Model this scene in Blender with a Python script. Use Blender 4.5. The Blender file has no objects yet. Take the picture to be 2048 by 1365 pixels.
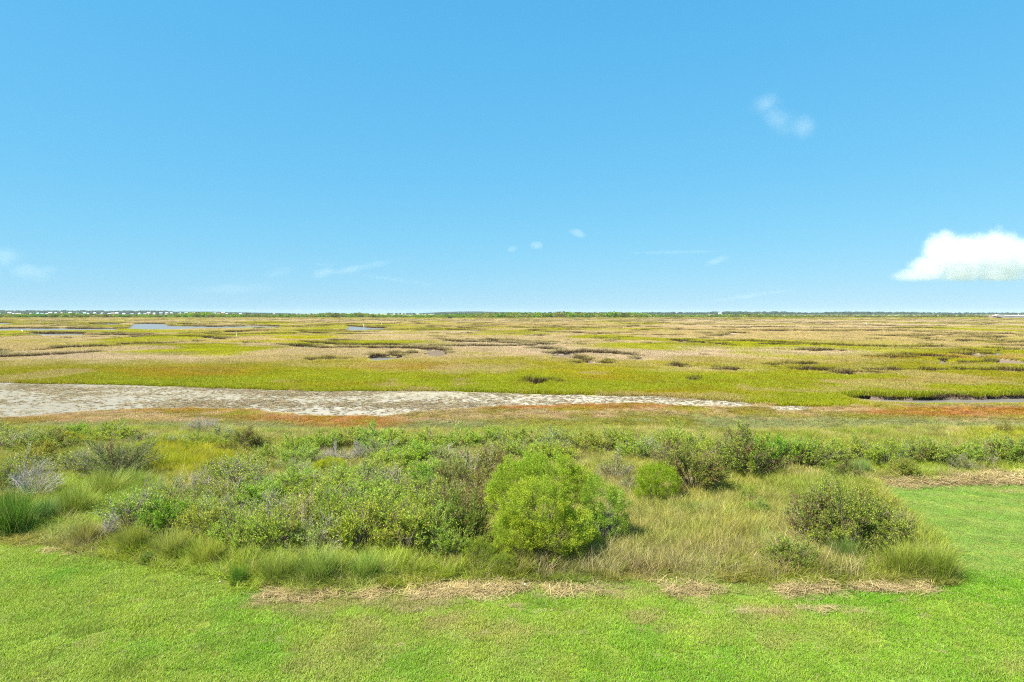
import bpy, math, random
import numpy as np
from math import radians, sin, cos, pi

# ------------------------------------------------------------------ camera, sky, sun, exposure
F, HZ, CAMH = 1365.0, 627.0, 7.5           # focal length in photo pixels, horizon row, eye height in metres
SUN_EL, SUN_AZ = 52.0, -118.0              # degrees; azimuth from +Y (view direction) towards +X
SKY_STRENGTH, SUN_STRENGTH, EXPOSURE = 0.1, 5.0, 1.4
HAZE = 4e-5                                # scattering per metre of the sea air
SKY_CURVE = ((.0880, .745), (.361, .349), (.675, .184))   # gain and power for red, green, blue

scene = bpy.context.scene
scene.render.engine = 'CYCLES'
scene.view_settings.view_transform = 'Standard'
scene.view_settings.look = 'None'
scene.view_settings.gamma = 1.0
scene.view_settings.use_curve_mapping = False
scene.view_settings.exposure = EXPOSURE
cy = scene.cycles
cy.use_denoising = False
cy.max_bounces = 8
cy.diffuse_bounces = 4
cy.glossy_bounces = 2
cy.transmission_bounces = 4
cy.transparent_max_bounces = 8
cy.volume_bounces = 6
cy.sample_clamp_indirect = 6.0
cy.filter_width = 1.1

camd = bpy.data.cameras.new('camera')
camd.sensor_width = 36.0
camd.lens = 36.0 * F / 2048.0
camd.shift_y = -(682.5 - HZ) / 2048.0
camd.clip_start, camd.clip_end = 0.1, 60000.0
cam = bpy.data.objects.new('camera', camd)
cam.location = (0, 0, CAMH)
cam.rotation_euler = (radians(90), 0, 0)
scene.collection.objects.link(cam)
scene.camera = cam

world = bpy.data.worlds.new('World')
scene.world = world
world.use_nodes = True
wn, wl = world.node_tree.nodes, world.node_tree.links
wn.clear()
w_out = wn.new('ShaderNodeOutputWorld')
w_bg = wn.new('ShaderNodeBackground')
w_bg.inputs['Strength'].default_value = SKY_STRENGTH
w_sky = wn.new('ShaderNodeTexSky')
w_sky.sky_type = 'NISHITA'
w_sky.sun_disc = False
w_sky.sun_elevation = radians(SUN_EL)
w_sky.sun_rotation = radians(SUN_AZ)
w_sky.altitude = 0.0
w_sky.air_density = 1.0
w_sky.dust_density = 0.0
w_sky.ozone_density = 1.0
# the photograph's processing: a flatter, more saturated sky than the raw model (a power per channel)
w_sep = wn.new('ShaderNodeSeparateColor')
w_com = wn.new('ShaderNodeCombineColor')
wl.new(w_sky.outputs[0], w_sep.inputs[0])
for ch, (gain, power) in enumerate(SKY_CURVE):
    p_ = wn.new('ShaderNodeMath')
    p_.operation = 'POWER'
    p_.inputs[1].default_value = power
    g_ = wn.new('ShaderNodeMath')
    g_.operation = 'MULTIPLY'
    g_.inputs[1].default_value = gain / SKY_STRENGTH / 2 ** EXPOSURE
    wl.new(w_sep.outputs[ch], p_.inputs[0])
    wl.new(p_.outputs[0], g_.inputs[0])
    wl.new(g_.outputs[0], w_com.inputs[ch])
wl.new(w_com.outputs[0], w_bg.inputs['Color'])
wl.new(w_bg.outputs[0], w_out.inputs['Surface'])

sund = bpy.data.lights.new('sun', 'SUN')
sund.energy = SUN_STRENGTH
sund.angle = radians(0.53)
sund.color = (1.0, 0.955, 0.88)
sun = bpy.data.objects.new('sun', sund)
az, el = radians(SUN_AZ), radians(SUN_EL)
from mathutils import Vector, Matrix, Euler
SUN_DIR = Vector((sin(az) * cos(el), cos(az) * cos(el), sin(el)))
sun.rotation_euler = SUN_DIR.to_track_quat('Z', 'Y').to_euler()
sun.location = (-30, -20, 60)
scene.collection.objects.link(sun)

# ------------------------------------------------------------------ small helpers
COL = scene.collection
rng = np.random.default_rng(7)
random.seed(7)


def G(px, py, z=0.0):
    """The spot on the ground (or on a level z) that the photograph shows at a pixel."""
    d = (CAMH - z) * F / (py - HZ)
    return ((px - 1024.0) * d / F, d)


def to_px(x, y):
    return 1024.0 + x / y * F, HZ + CAMH * F / y


def _hash(ix, iy, seed):
    h = (ix.astype(np.int64) * 374761393 + iy.astype(np.int64) * 668265263 + seed * 974711) & 0x7FFFFFFF
    h = ((h ^ (h >> 13)) * 1274126177) & 0x7FFFFFFF
    h = (h ^ (h >> 16)) & 0xFFFFFF
    return h / float(0xFFFFFF)


def vnoise(x, y, seed=0):
    ix, iy = np.floor(x), np.floor(y)
    fx, fy = x - ix, y - iy
    fx, fy = fx * fx * (3 - 2 * fx), fy * fy * (3 - 2 * fy)
    a, b = _hash(ix, iy, seed), _hash(ix + 1, iy, seed)
    c, d = _hash(ix, iy + 1, seed), _hash(ix + 1, iy + 1, seed)
    return (a * (1 - fx) + b * fx) * (1 - fy) + (c * (1 - fx) + d * fx) * fy


def fbm(x, y, seed=0, octs=4):
    s, amp, tot = 0.0, 1.0, 0.0
    for o in range(octs):
        s = s + amp * vnoise(x * 2 ** o + 17.3 * o, y * 2 ** o - 9.1 * o, seed + o)
        tot += amp
        amp *= 0.55
    return s / tot


def sstep(a, b, x):
    t = np.clip((x - a) / (b - a), 0, 1)
    return t * t * (3 - 2 * t)


def in_poly(x, y, poly):
    inside = np.zeros(x.shape, bool)
    n = len(poly)
    for i in range(n):
        x1, y1 = poly[i]
        x2, y2 = poly[(i + 1) % n]
        if y1 == y2:
            continue
        c = ((y1 > y) != (y2 > y)) & (x < (x2 - x1) * (y - y1) / (y2 - y1) + x1)
        inside ^= c
    return inside


def mix3(a, b, w):
    w = np.asarray(w)[..., None]
    return a * (1 - w) + b * w


def mesh_np(name, verts, tris, col=None, mat=None, smooth=False):
    me = bpy.data.meshes.new(name)
    verts = np.ascontiguousarray(verts, dtype=np.float32).reshape(-1, 3)
    tris = np.ascontiguousarray(tris, dtype=np.int32)
    k = tris.shape[1]
    me.vertices.add(len(verts))
    me.vertices.foreach_set('co', verts.ravel())
    me.loops.add(tris.size)
    me.loops.foreach_set('vertex_index', tris.ravel())
    me.polygons.add(len(tris))
    me.polygons.foreach_set('loop_start', np.arange(0, tris.size, k, dtype=np.int32))
    me.polygons.foreach_set('loop_total', np.full(len(tris), k, dtype=np.int32))
    if smooth:
        me.polygons.foreach_set('use_smooth', np.ones(len(tris), dtype=bool))
    me.update(calc_edges=True)
    if col is not None:
        c = np.ones((len(verts), 4), np.float32)
        c[:, :col.shape[1]] = col
        at = me.attributes.new('col', 'FLOAT_COLOR', 'POINT')
        at.data.foreach_set('color', c.ravel())
    if mat:
        me.materials.append(mat)
    return me


def link(name, data, parent=None, loc=(0, 0, 0), rz=0.0, scale=(1, 1, 1)):
    o = bpy.data.objects.new(name, data)
    COL.objects.link(o)
    o.parent = parent
    o.location = loc
    o.rotation_euler = (0, 0, rz)
    o.scale = scale
    return o


def tag(o, label=None, cat=None, group=None, kind=None):
    if label:
        o['label'] = label
    if cat:
        o['category'] = cat
    if group:
        o['group'] = group
    if kind:
        o['kind'] = kind
    return o


class MB:
    """Collects boxes, prisms and tubes and links them as one mesh."""

    def __init__(self):
        self.v, self.f = [], []

    def add(self, vs, fs):
        b = len(self.v)
        self.v += [tuple(p) for p in vs]
        self.f += [tuple(i + b for i in f) for f in fs]

    def box(self, x0, x1, y0, y1, z0, z1):
        vs = [(x, y, z) for z in (z0, z1) for y in (y0, y1) for x in (x0, x1)]
        self.add(vs, [(0, 2, 3, 1), (4, 5, 7, 6), (0, 1, 5, 4), (2, 6, 7, 3), (0, 4, 6, 2), (1, 3, 7, 5)])

    def tube(self, pts, radii, n=8, cap=True):
        rings = []
        for i, p in enumerate(pts):
            p = Vector(p)
            a = Vector(pts[max(0, i - 1)])
            b = Vector(pts[min(len(pts) - 1, i + 1)])
            t = (b - a).normalized()
            s = t.cross(Vector((0.31, 0.87, 0.1))).normalized()
            u = t.cross(s)
            rings.append([p + (s * cos(2 * pi * k / n) + u * sin(2 * pi * k / n)) * radii[i] for k in range(n)])
        vs = [q for r in rings for q in r]
        fs = []
        for i in range(len(pts) - 1):
            for k in range(n):
                a, b = i * n + k, i * n + (k + 1) % n
                fs.append((a, b, b + n, a + n))
        if cap:
            fs.append(tuple(range(n))[::-1])
            fs.append(tuple(range((len(pts) - 1) * n, len(pts) * n)))
        self.add(vs, fs)

    def mesh(self, name, mat, smooth=False):
        me = bpy.data.meshes.new(name)
        me.from_pydata(self.v, [], self.f)
        me.materials.append(mat)
        if smooth:
            for p in me.polygons:
                p.use_smooth = True
        me.update()
        return me

    def build(self, name, mat, parent=None, smooth=False, **kw):
        return link(name, self.mesh(name, mat, smooth), parent, **kw)


# ------------------------------------------------------------------ materials
def new_mat(name):
    m = bpy.data.materials.new(name)
    m.use_nodes = True
    nt = m.node_tree
    nt.nodes.clear()
    out = nt.nodes.new('ShaderNodeOutputMaterial')
    return m, nt, nt.nodes, nt.links, out


def plain(name, rgb, rough=0.7, noise=0.25, scale=3.0, spec=0.3):
    m, nt, N, L, out = new_mat(name)
    b = N.new('ShaderNodeBsdfPrincipled')
    b.inputs['Roughness'].default_value = rough
    b.inputs['Specular IOR Level'].default_value = spec
    tc = N.new('ShaderNodeTexCoord')
    nz = N.new('ShaderNodeTexNoise')
    nz.inputs['Scale'].default_value = scale
    nz.inputs['Detail'].default_value = 5
    L.new(tc.outputs['Object'], nz.inputs['Vector'])
    mr = N.new('ShaderNodeMapRange')
    mr.inputs['To Min'].default_value = 1 - noise
    mr.inputs['To Max'].default_value = 1 + noise
    L.new(nz.outputs['Fac'], mr.inputs['Value'])
    mx = N.new('ShaderNodeVectorMath')
    mx.operation = 'SCALE'
    mx.inputs[0].default_value = rgb
    L.new(mr.outputs[0], mx.inputs['Scale'])
    L.new(mx.outputs[0], b.inputs['Base Color'])
    L.new(b.outputs[0], out.inputs['Surface'])
    return m


def leafy_shader(N, L, out, color_socket, trans=0.32, gloss=0.035, rough=0.45):
    d = N.new('ShaderNodeBsdfDiffuse')
    t = N.new('ShaderNodeBsdfTranslucent')
    g = N.new('ShaderNodeBsdfGlossy')
    g.inputs['Roughness'].default_value = rough
    L.new(color_socket, d.inputs['Color'])
    L.new(color_socket, t.inputs['Color'])
    m1 = N.new('ShaderNodeMixShader')
    m1.inputs[0].default_value = trans
    L.new(d.outputs[0], m1.inputs[1])
    L.new(t.outputs[0], m1.inputs[2])
    m2 = N.new('ShaderNodeMixShader')
    m2.inputs[0].default_value = gloss
    L.new(m1.outputs[0], m2.inputs[1])
    L.new(g.outputs[0], m2.inputs[2])
    L.new(m2.outputs[0], out.inputs['Surface'])


def grass_mat(name, from_instance=True, brown=(0.115, 0.075, 0.035)):
    """Blade colour: the clump's own tint towards the tip, brown old stem at the foot, blade to blade variation."""
    m, nt, N, L, out = new_mat(name)
    at = N.new('ShaderNodeAttribute')
    at.attribute_name = 'col'                     # r: height along the blade, g: random, b: dead blade
    sep = N.new('ShaderNodeSeparateColor')
    L.new(at.outputs['Color'], sep.inputs[0])
    if from_instance:
        ti = N.new('ShaderNodeAttribute')
        ti.attribute_type = 'INSTANCER'
        ti.attribute_name = 'tint'
        tint = ti.outputs['Color']
        bi = N.new('ShaderNodeAttribute')
        bi.attribute_type = 'INSTANCER'
        bi.attribute_name = 'bh'
        bh = bi.outputs['Fac']
    else:
        oi = N.new('ShaderNodeObjectInfo')
        tint = oi.outputs['Color']
        va = N.new('ShaderNodeValue')
        va.outputs[0].default_value = 0.12
        bh = va.outputs[0]
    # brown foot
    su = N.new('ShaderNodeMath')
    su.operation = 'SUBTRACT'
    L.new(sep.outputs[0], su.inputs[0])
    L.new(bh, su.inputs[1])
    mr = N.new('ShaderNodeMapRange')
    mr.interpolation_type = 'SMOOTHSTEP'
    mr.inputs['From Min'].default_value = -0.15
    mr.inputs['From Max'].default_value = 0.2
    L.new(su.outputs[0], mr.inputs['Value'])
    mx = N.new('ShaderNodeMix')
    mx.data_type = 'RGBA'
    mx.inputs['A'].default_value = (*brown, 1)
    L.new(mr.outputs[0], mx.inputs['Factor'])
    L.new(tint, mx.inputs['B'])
    # dead blades
    md = N.new('ShaderNodeMix')
    md.data_type = 'RGBA'
    md.inputs['B'].default_value = (0.34, 0.26, 0.14, 1)
    L.new(sep.outputs[2], md.inputs['Factor'])
    L.new(mx.outputs['Result'], md.inputs['A'])
    va = N.new('ShaderNodeMapRange')
    va.inputs['To Min'].default_value = 0.72
    va.inputs['To Max'].default_value = 1.28
    L.new(sep.outputs[1], va.inputs['Value'])
    sc = N.new('ShaderNodeVectorMath')
    sc.operation = 'SCALE'
    L.new(md.outputs['Result'], sc.inputs[0])
    L.new(va.outputs[0], sc.inputs['Scale'])
    leafy_shader(N, L, out, sc.outputs[0], trans=0.38, gloss=0.012)
    return m


def leaf_mat(name):
    """Leaf colour: the shrub's own green, leaf to leaf variation, some yellowed or browned leaves."""
    m, nt, N, L, out = new_mat(name)
    at = N.new('ShaderNodeAttribute')
    at.attribute_name = 'col'                     # r: yellowing, g: brightness, b: dead
    sep = N.new('ShaderNodeSeparateColor')
    L.new(at.outputs['Color'], sep.inputs[0])
    oi = N.new('ShaderNodeObjectInfo')
    my = N.new('ShaderNodeMix')
    my.data_type = 'RGBA'
    my.blend_type = 'MULTIPLY'
    my.inputs['B'].default_value = (1.55, 1.12, 0.75, 1)
    L.new(sep.outputs[0], my.inputs['Factor'])
    L.new(oi.outputs['Color'], my.inputs['A'])
    md = N.new('ShaderNodeMix')
    md.data_type = 'RGBA'
    md.inputs['B'].default_value = (0.20, 0.105, 0.055, 1)
    L.new(sep.outputs[2], md.inputs['Factor'])
    L.new(my.outputs['Result'], md.inputs['A'])
    va = N.new('ShaderNodeMapRange')
    va.inputs['To Min'].default_value = 0.6
    va.inputs['To Max'].default_value = 1.4
    L.new(sep.outputs[1], va.inputs['Value'])
    sc = N.new('ShaderNodeVectorMath')
    sc.operation = 'SCALE'
    L.new(md.outputs['Result'], sc.inputs[0])
    L.new(va.outputs[0], sc.inputs['Scale'])
    leafy_shader(N, L, out, sc.outputs[0], trans=0.42, gloss=0.010, rough=0.45)
    return m


def bark_mat(name):
    m, nt, N, L, out = new_mat(name)
    at = N.new('ShaderNodeAttribute')
    at.attribute_name = 'col'
    oi = N.new('ShaderNodeObjectInfo')
    sep = N.new('ShaderNodeSeparateColor')
    L.new(at.outputs['Color'], sep.inputs[0])
    va = N.new('ShaderNodeMapRange')
    va.inputs['To Min'].default_value = 0.55
    va.inputs['To Max'].default_value = 1.45
    L.new(sep.outputs[1], va.inputs['Value'])
    sc = N.new('ShaderNodeVectorMath')
    sc.operation = 'SCALE'
    L.new(oi.outputs['Color'], sc.inputs[0])
    L.new(va.outputs[0], sc.inputs['Scale'])
    b = N.new('ShaderNodeBsdfDiffuse')
    L.new(sc.outputs[0], b.inputs['Color'])
    L.new(b.outputs[0], out.inputs['Surface'])
    return m


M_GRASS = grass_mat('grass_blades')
M_TUSSOCK = grass_mat('tussock_blades', False)
M_LEAF = leaf_mat('shrub_leaf')
M_BARK = bark_mat('shrub_bark')


def ground_mat():
    m, nt, N, L, out = new_mat('marsh_ground')
    at = N.new('ShaderNodeAttribute')
    at.attribute_name = 'col'
    ge = N.new('ShaderNodeNewGeometry')
    last = at.outputs['Color']
    for sc_, lo, hi, det in ((9.0, 0.6, 1.4, 6), (0.9, 0.82, 1.18, 5), (0.08, 0.9, 1.1, 4)):
        nz = N.new('ShaderNodeTexNoise')
        nz.inputs['Scale'].default_value = sc_
        nz.inputs['Detail'].default_value = det
        nz.inputs['Roughness'].default_value = 0.65
        L.new(ge.outputs['Position'], nz.inputs['Vector'])
        mr = N.new('ShaderNodeMapRange')
        mr.inputs['From Min'].default_value = 0.25
        mr.inputs['From Max'].default_value = 0.75
        mr.inputs['To Min'].default_value = lo
        mr.inputs['To Max'].default_value = hi
        L.new(nz.outputs['Fac'], mr.inputs['Value'])
        sc = N.new('ShaderNodeVectorMath')
        sc.operation = 'SCALE'
        L.new(last, sc.inputs[0])
        L.new(mr.outputs[0], sc.inputs['Scale'])
        last = sc.outputs[0]
        if sc_ == 9.0:
            fine = nz
    bp = N.new('ShaderNodeBump')
    bp.inputs['Strength'].default_value = 0.5
    bp.inputs['Distance'].default_value = 0.04
    L.new(fine.outputs['Fac'], bp.inputs['Height'])
    b = N.new('ShaderNodeBsdfDiffuse')
    b.inputs['Roughness'].default_value = 0.8
    L.new(last, b.inputs['Color'])
    L.new(bp.outputs[0], b.inputs['Normal'])
    L.new(b.outputs[0], out.inputs['Surface'])
    return m


def water_mat():
    m, nt, N, L, out = new_mat('marsh_water')
    b = N.new('ShaderNodeBsdfPrincipled')
    b.inputs['Base Color'].default_value = (0.165, 0.148, 0.122, 1)
    b.inputs['Specular IOR Level'].default_value = 0.07
    b.inputs['Roughness'].default_value = 0.25
    b.inputs['IOR'].default_value = 1.33
    ge = N.new('ShaderNodeNewGeometry')
    mp = N.new('ShaderNodeMapping')
    mp.inputs['Scale'].default_value = (1.0, 2.2, 1.0)
    L.new(ge.outputs['Position'], mp.inputs['Vector'])
    nz = N.new('ShaderNodeTexNoise')
    nz.inputs['Scale'].default_value = 1.6
    nz.inputs['Detail'].default_value = 4
    L.new(mp.outputs[0], nz.inputs['Vector'])
    bp = N.new('ShaderNodeBump')
    bp.inputs['Strength'].default_value = 0.35
    bp.inputs['Distance'].default_value = 0.25
    L.new(nz.outputs['Fac'], bp.inputs['Height'])
    L.new(bp.outputs[0], b.inputs['Normal'])
    L.new(b.outputs[0], out.inputs['Surface'])
    return m


# ------------------------------------------------------------------ what grows where (all on the ground plane)
C = {k: np.array(v) for k, v in dict(
    yg=(0.275, 0.265, 0.034), bg=(0.250, 0.270, 0.022), tan=(0.40, 0.310, 0.155), lilac=(0.46, 0.360, 0.240),
    olive=(0.225, 0.205, 0.038), orange=(0.31, 0.185, 0.045), red=(0.34, 0.14, 0.035), greyg=(0.24, 0.25, 0.105),
    pink=(0.42, 0.315, 0.175), salt=(0.300, 0.275, 0.215), mud=(0.13, 0.10, 0.07), sand=(0.50, 0.39, 0.25),
    lawn=(0.135, 0.215, 0.030), lawny=(0.215, 0.245, 0.040), straw=(0.52, 0.435, 0.255), litter=(0.20, 0.16, 0.085),
    field=(0.255, 0.245, 0.060), fresh=(0.15, 0.215, 0.030), dry=(0.31, 0.245, 0.135), blueg=(0.11, 0.20, 0.075)).items()}

POOLS = [
    [(-700, 646), (0, 646), (30, 647), (26, 649.5), (-700, 649.5)],
    [(168, 648), (215, 646.8), (252, 647.4), (248, 649.8), (200, 650)],
    [(256, 650), (262, 648), (300, 647), (335, 648), (346, 652.3), (420, 653.2), (545, 652.3), (566, 652.6), (560, 655.4), (470, 657), (380, 658.2), (345, 659.8), (290, 660.4), (248, 658)],
    [(345, 648.6), (385, 649.3), (376, 650.4), (345, 650.2)],
    [(-700, 656.8), (0, 656.8), (120, 656.8), (245, 657.4), (243, 661), (100, 661.8), (-700, 662)],
    [(54, 666.5), (120, 667), (180, 666.5), (176, 671), (120, 672.5), (60, 672), (40, 670)],
    [(185, 669.5), (300, 669.5), (318, 670.5), (250, 672.3), (190, 671.8)],
    [(686, 652), (702, 652), (740, 655.3), (782, 656), (772, 660.5), (700, 662.5), (682, 660)],
    [(724, 715), (760, 712.5), (815, 713), (806, 717), (770, 723), (734, 725)],
    [(1345, 683), (1388, 682), (1386, 686), (1350, 687)],
    [(1868, 722), (1900, 721), (1905, 728), (1872, 729)],
    [(1986, 704), (2016, 702), (2010, 710.5), (1988, 711.5)],
    [(1690, 798), (1720, 793), (1800, 795), (2048, 792), (2500, 788), (2500, 806), (2048, 809), (1850, 809), (1740, 805)],
]
# far banks of the small creeks: a strip of tall brown-footed rush behind a narrow gap in the grass
BANKS = [(0, 668, 180, 666.5), (180, 667, 318, 668.5), (600, 721, 722, 719), (716, 711.5, 900, 709), (880, 671.5, 955, 669),
         (945, 683, 1042, 682.5), (1035, 663.5, 1100, 662), (1100, 662, 1172, 659.5), (1180, 679.5, 1238, 678.5),
         (1160, 691, 1215, 690.5), (1190, 668, 1310, 666), (1250, 672.5, 1308, 671), (1335, 683, 1390, 681.5),
         (1390, 680.5, 1425, 678), (1132, 729, 1245, 726), (1335, 736, 1390, 734.5), (1420, 741, 1482, 739.5),
         (1505, 691.5, 1640, 690.5), (1425, 673.5, 1453, 672.5), (1730, 680.5, 1765, 680), (1788, 668.5, 1832, 671),
         (1715, 716, 1870, 720), (1868, 721.5, 1900, 721), (1905, 728, 2048, 724), (1910, 706.5, 1985, 704), (1985, 702, 2035, 701.5),
         (1550, 740, 1690, 741), (1690, 742, 1900, 742), (1900, 743, 2150, 741), (1640, 750, 1790, 748), (1375, 765, 1412, 763),
         (1035, 767, 1130, 766), (150, 695, 265, 694), (380, 672, 432, 669.5), (500, 658.5, 545, 658.5), (0, 650, 130, 649.5),
         (640, 684, 720, 682), (560, 669, 600, 668), (1560, 703, 1700, 702), (1820, 684, 2048, 683), (730, 661, 800, 660),
         (1900, 677, 2048, 676), (900, 655, 1010, 654), (1480, 663, 1600, 662), (60, 655, 250, 655), (345, 652, 560, 652)]
PAN = [(-900, 758), (0, 766), (250, 770), (640, 783), (900, 783), (1100, 790), (1300, 792), (1490, 804), (1520, 813), (1400, 814),
       (1250, 807), (1000, 815), (890, 822), (760, 836), (600, 832), (500, 820), (330, 818), (200, 822), (100, 833), (0, 838), (-900, 852)]
LAWN = [(-900, 1062), (0, 1080), (100, 1097), (180, 1113), (300, 1132), (420, 1146), (480, 1176), (530, 1181), (700, 1180),
        (1000, 1170), (1200, 1163), (1500, 1164), (1760, 1168), (1890, 1172), (1922, 1160), (1895, 1115), (1840, 1070),
        (1795, 1020), (1740, 970), (2048, 961), (2900, 945), (2900, 2400), (-900, 2400)]


def wpoly(p):
    return [G(*q) for q in p]


POOLS_W, PAN_W, LAWN_W = [wpoly(p) for p in POOLS], wpoly(PAN), wpoly(LAWN)
WHITE_SPOT = (1584, 818, 46, 6)


def wobble(x, y, amt=0.006, freq=0.03):
    """Irregular outlines: push a point about by an amount that suits its distance."""
    r = np.hypot(x, y)
    s = 1.0 / np.maximum(freq * r, 0.4)
    return (x + (fbm(x * s, y * s, 11, 3) - 0.5) * 2 * amt * r, y + (fbm(x * s, y * s, 23, 3) - 0.5) * 2 * amt * r * 2.2)


def pool_mask(x, y):
    xw, yw = wobble(x, y, 0.004)
    m = np.zeros(x.shape, bool)
    for p in POOLS_W:
        m |= in_poly(xw, yw, p)
    return m


GAP = []
for (ax, ay, bx, by) in BANKS:
    (x0, y0), (x1, y1) = G(ax, ay), G(bx, by)
    GAP.append((x0, y0, x1, y1))


def creek_gap(x, y):
    """Depth in front of a creek's far bank, relative: 0..1 inside the gap, 9 elsewhere."""
    out = np.full(x.shape, 9.0)
    tall = np.zeros(x.shape)
    xw, yw = wobble(x, y, 0.003)
    for (x0, y0, x1, y1) in GAP:
        lo, hi = min(x0, x1), max(x0, x1)
        L = hi - lo
        ym = (y0 + y1) / 2
        k = np.nonzero((xw > lo) & (xw < hi) & (np.abs(yw - ym) < .12 * ym + abs(y1 - y0)))[0]
        if not len(k):
            continue
        xk, yk = xw[k], yw[k]
        t = (xk - x0) / (x1 - x0)
        yl = (y0 + (y1 - y0) * t) * (1 + .034 * (fbm(xk * 5.0 / L, yk * 0 + x0, 301, 3) - .5) * 2)
        env = np.clip(np.sin(np.clip(t, 0, 1) * pi), 0, 1) ** 0.5 * (.15 + 1.6 * fbm(xk * 14.0 / L + 3, yk * 0 + y0, 303, 3))
        dep = (yl - yk) / (0.026 * yl * env + 1e-6)
        g = (dep > 0) & (dep < 1)
        out[k[g]] = dep[g]
        b = (yk >= yl) & (yk < yl * (1 + 0.0105 * env))
        tall[k[b]] = np.maximum(tall[k[b]], env[b])
    return out, tall


def winding(x, y):
    """Winding tidal creeks: distance in metres to the nearest creek line, and how wide the creek is there."""
    out = np.full(x.shape, 99.0)
    k = np.nonzero((y > 95) & (y < 900))[0]
    if len(k):
        xk, yk = x[k], y[k]
        f = lambda a, b: fbm(a / 46.0, b / 62.0, 401, 3)
        n0 = f(xk, yk)
        g = np.hypot(f(xk + 1.5, yk) - n0, f(xk, yk + 1.5) - n0) / 1.5 + 1e-4
        d = np.minimum(np.abs(n0 - .44), np.abs(n0 - .57)) / g
        wid = (1.2 + .006 * yk) * sstep(.40, .60, fbm(xk / 33.0, yk / 33.0, 407, 3)) * 1.3
        out[k] = np.where(wid > .5, d / np.maximum(wid, .5), 99.0)
    return out


def ell(px, py, cx, cy_, rx, ry, soft=0.5):
    e = np.sqrt(((px - cx) / rx) ** 2 + ((py - cy_) / ry) ** 2)
    return 1 - sstep(1 - soft, 1 + soft, e)


TANS = [(150, 722, 300, 13, 1.0, 'lilac'), (90, 694, 170, 9, .8, 'tan'), (480, 682, 200, 7, .9, 'tan'), (600, 724, 150, 9, 1.0, 'tan'),
        (640, 672, 250, 6, .7, 'tan'), (560, 664, 200, 5, .7, 'tan'), (1300, 712, 260, 14, 1.1, 'lilac'), (1000, 725, 200, 10, .9, 'tan'),
        (1550, 707, 220, 9, 1.0, 'lilac'), (1550, 725, 230, 10, .8, 'tan'), (1000, 693, 180, 7, .8, 'lilac'), (1150, 655, 500, 7, .9, 'tan'),
        (1700, 665, 420, 14, 1.0, 'tan'), (1900, 690, 260, 9, .9, 'tan'), (1750, 650, 400, 8, .9, 'lilac'), (800, 668, 160, 7, .8, 'lilac'),
        (950, 648, 300, 5, .8, 'tan'), (300, 641, 400, 3, .8, 'tan'), (1100, 642, 900, 3, .8, 'lilac'), (1500, 683, 140, 6, .5, 'tan'),
        (960, 672, 90, 3, .4, 'tan'), (2000, 715, 120, 5, .5, 'tan'), (400, 732, 160, 7, .5, 'tan')]


def marsh_colour(x, y):
    px, py = to_px(x, y)
    n1 = fbm(x / 34.0, y / 34.0, 3, 5)
    n2 = fbm(x / 10.0, y / 10.0, 5, 4)
    n3 = fbm(x / 85.0, y / 85.0, 8, 4)
    n4 = fbm(x / 95.0 + 3, y / 60.0, 15, 4)
    j = (n2 - .5) * 0.9 + (n1 - .5) * 1.2 + (n4 - .5) * .8
    col = mix3(C['yg'] * np.array([1.1, 1.12, 1.0]), C['olive'], sstep(.38, .62, n2 * .6 + n1 * .4))
    # general lean towards dead tan grass further out and to the right
    w = sstep(.475, .545, n1 * .55 + n3 * .45 + 0.05 * sstep(745, 660, py) + 0.05 * sstep(600, 1900, px) - .055 + .10 * (n4 - .5)) * sstep(765, 735, py)
    col = mix3(col, mix3(C['tan'], C['lilac'], n2), w * .9)
    col = mix3(col, C['yg'] * np.array([1.12, 1.15, .9]), sstep(.57, .63, fbm(x / 30.0 + 9, y / 38.0, 431, 4)) * .55 * sstep(765, 735, py))
    for cx, cy_, rx, ry, s, k in TANS:
        e = ell(px, py, cx, cy_, rx, ry, .55)
        col = mix3(col, C[k], np.clip(e * s * (.9 + j * 2.2), 0, .92))
    # fresh green belt beside the pan
    g = sstep(722, 750, py + j * 44) * (1 - sstep(800, 830, py))
    gcol = mix3(C['bg'], C['yg'] * np.array([1.08, 1.0, 1.0]), sstep(.42, .6, n2 * .5 + n1 * .5))
    gcol = mix3(gcol, C['olive'] * 1.05, sstep(.46, .60, n4) * .7)
    col = mix3(col, gcol, np.clip(g * .9, 0, 1))
    col = mix3(col, C['yg'] * np.array([1.25, 1.2, 1.0]), ell(px, py, 610, 677, 70, 3.2, .4))
    col = mix3(col, C['yg'] * np.array([1.2, 1.1, 1.0]), ell(px, py, 520, 686, 120, 2.2, .4) * .8)
    for cx, cy_, rx, ry, s in ((380, 747, 160, 10, .35), (450, 752, 60, 5, .4), (1400, 788, 130, 7, .4), (1850, 765, 160, 4, .55),
                               (820, 737, 110, 8, .5), (1900, 716, 160, 5, .5), (1250, 760, 110, 6, .35)):
        col = mix3(col, C['orange'], np.clip(ell(px, py, cx, cy_, rx, ry, .5) * s * (1 + j), 0, .9))
    n7 = fbm(x / 4.5, y / 6.0, 441, 4)
    col = mix3(col, C['olive'] * np.array([.9, .82, 1.0]), sstep(.55, .68, n7) * .5 * sstep(715, 745, py))
    col = mix3(col, C['tan'] * .95, sstep(.56, .66, fbm(x / 8.0 + 4, y / 12.0, 443, 4)) * .6 * sstep(715, 745, py))
    return col * (1.07 + .32 * (n7 - .5))[:, None]


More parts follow.
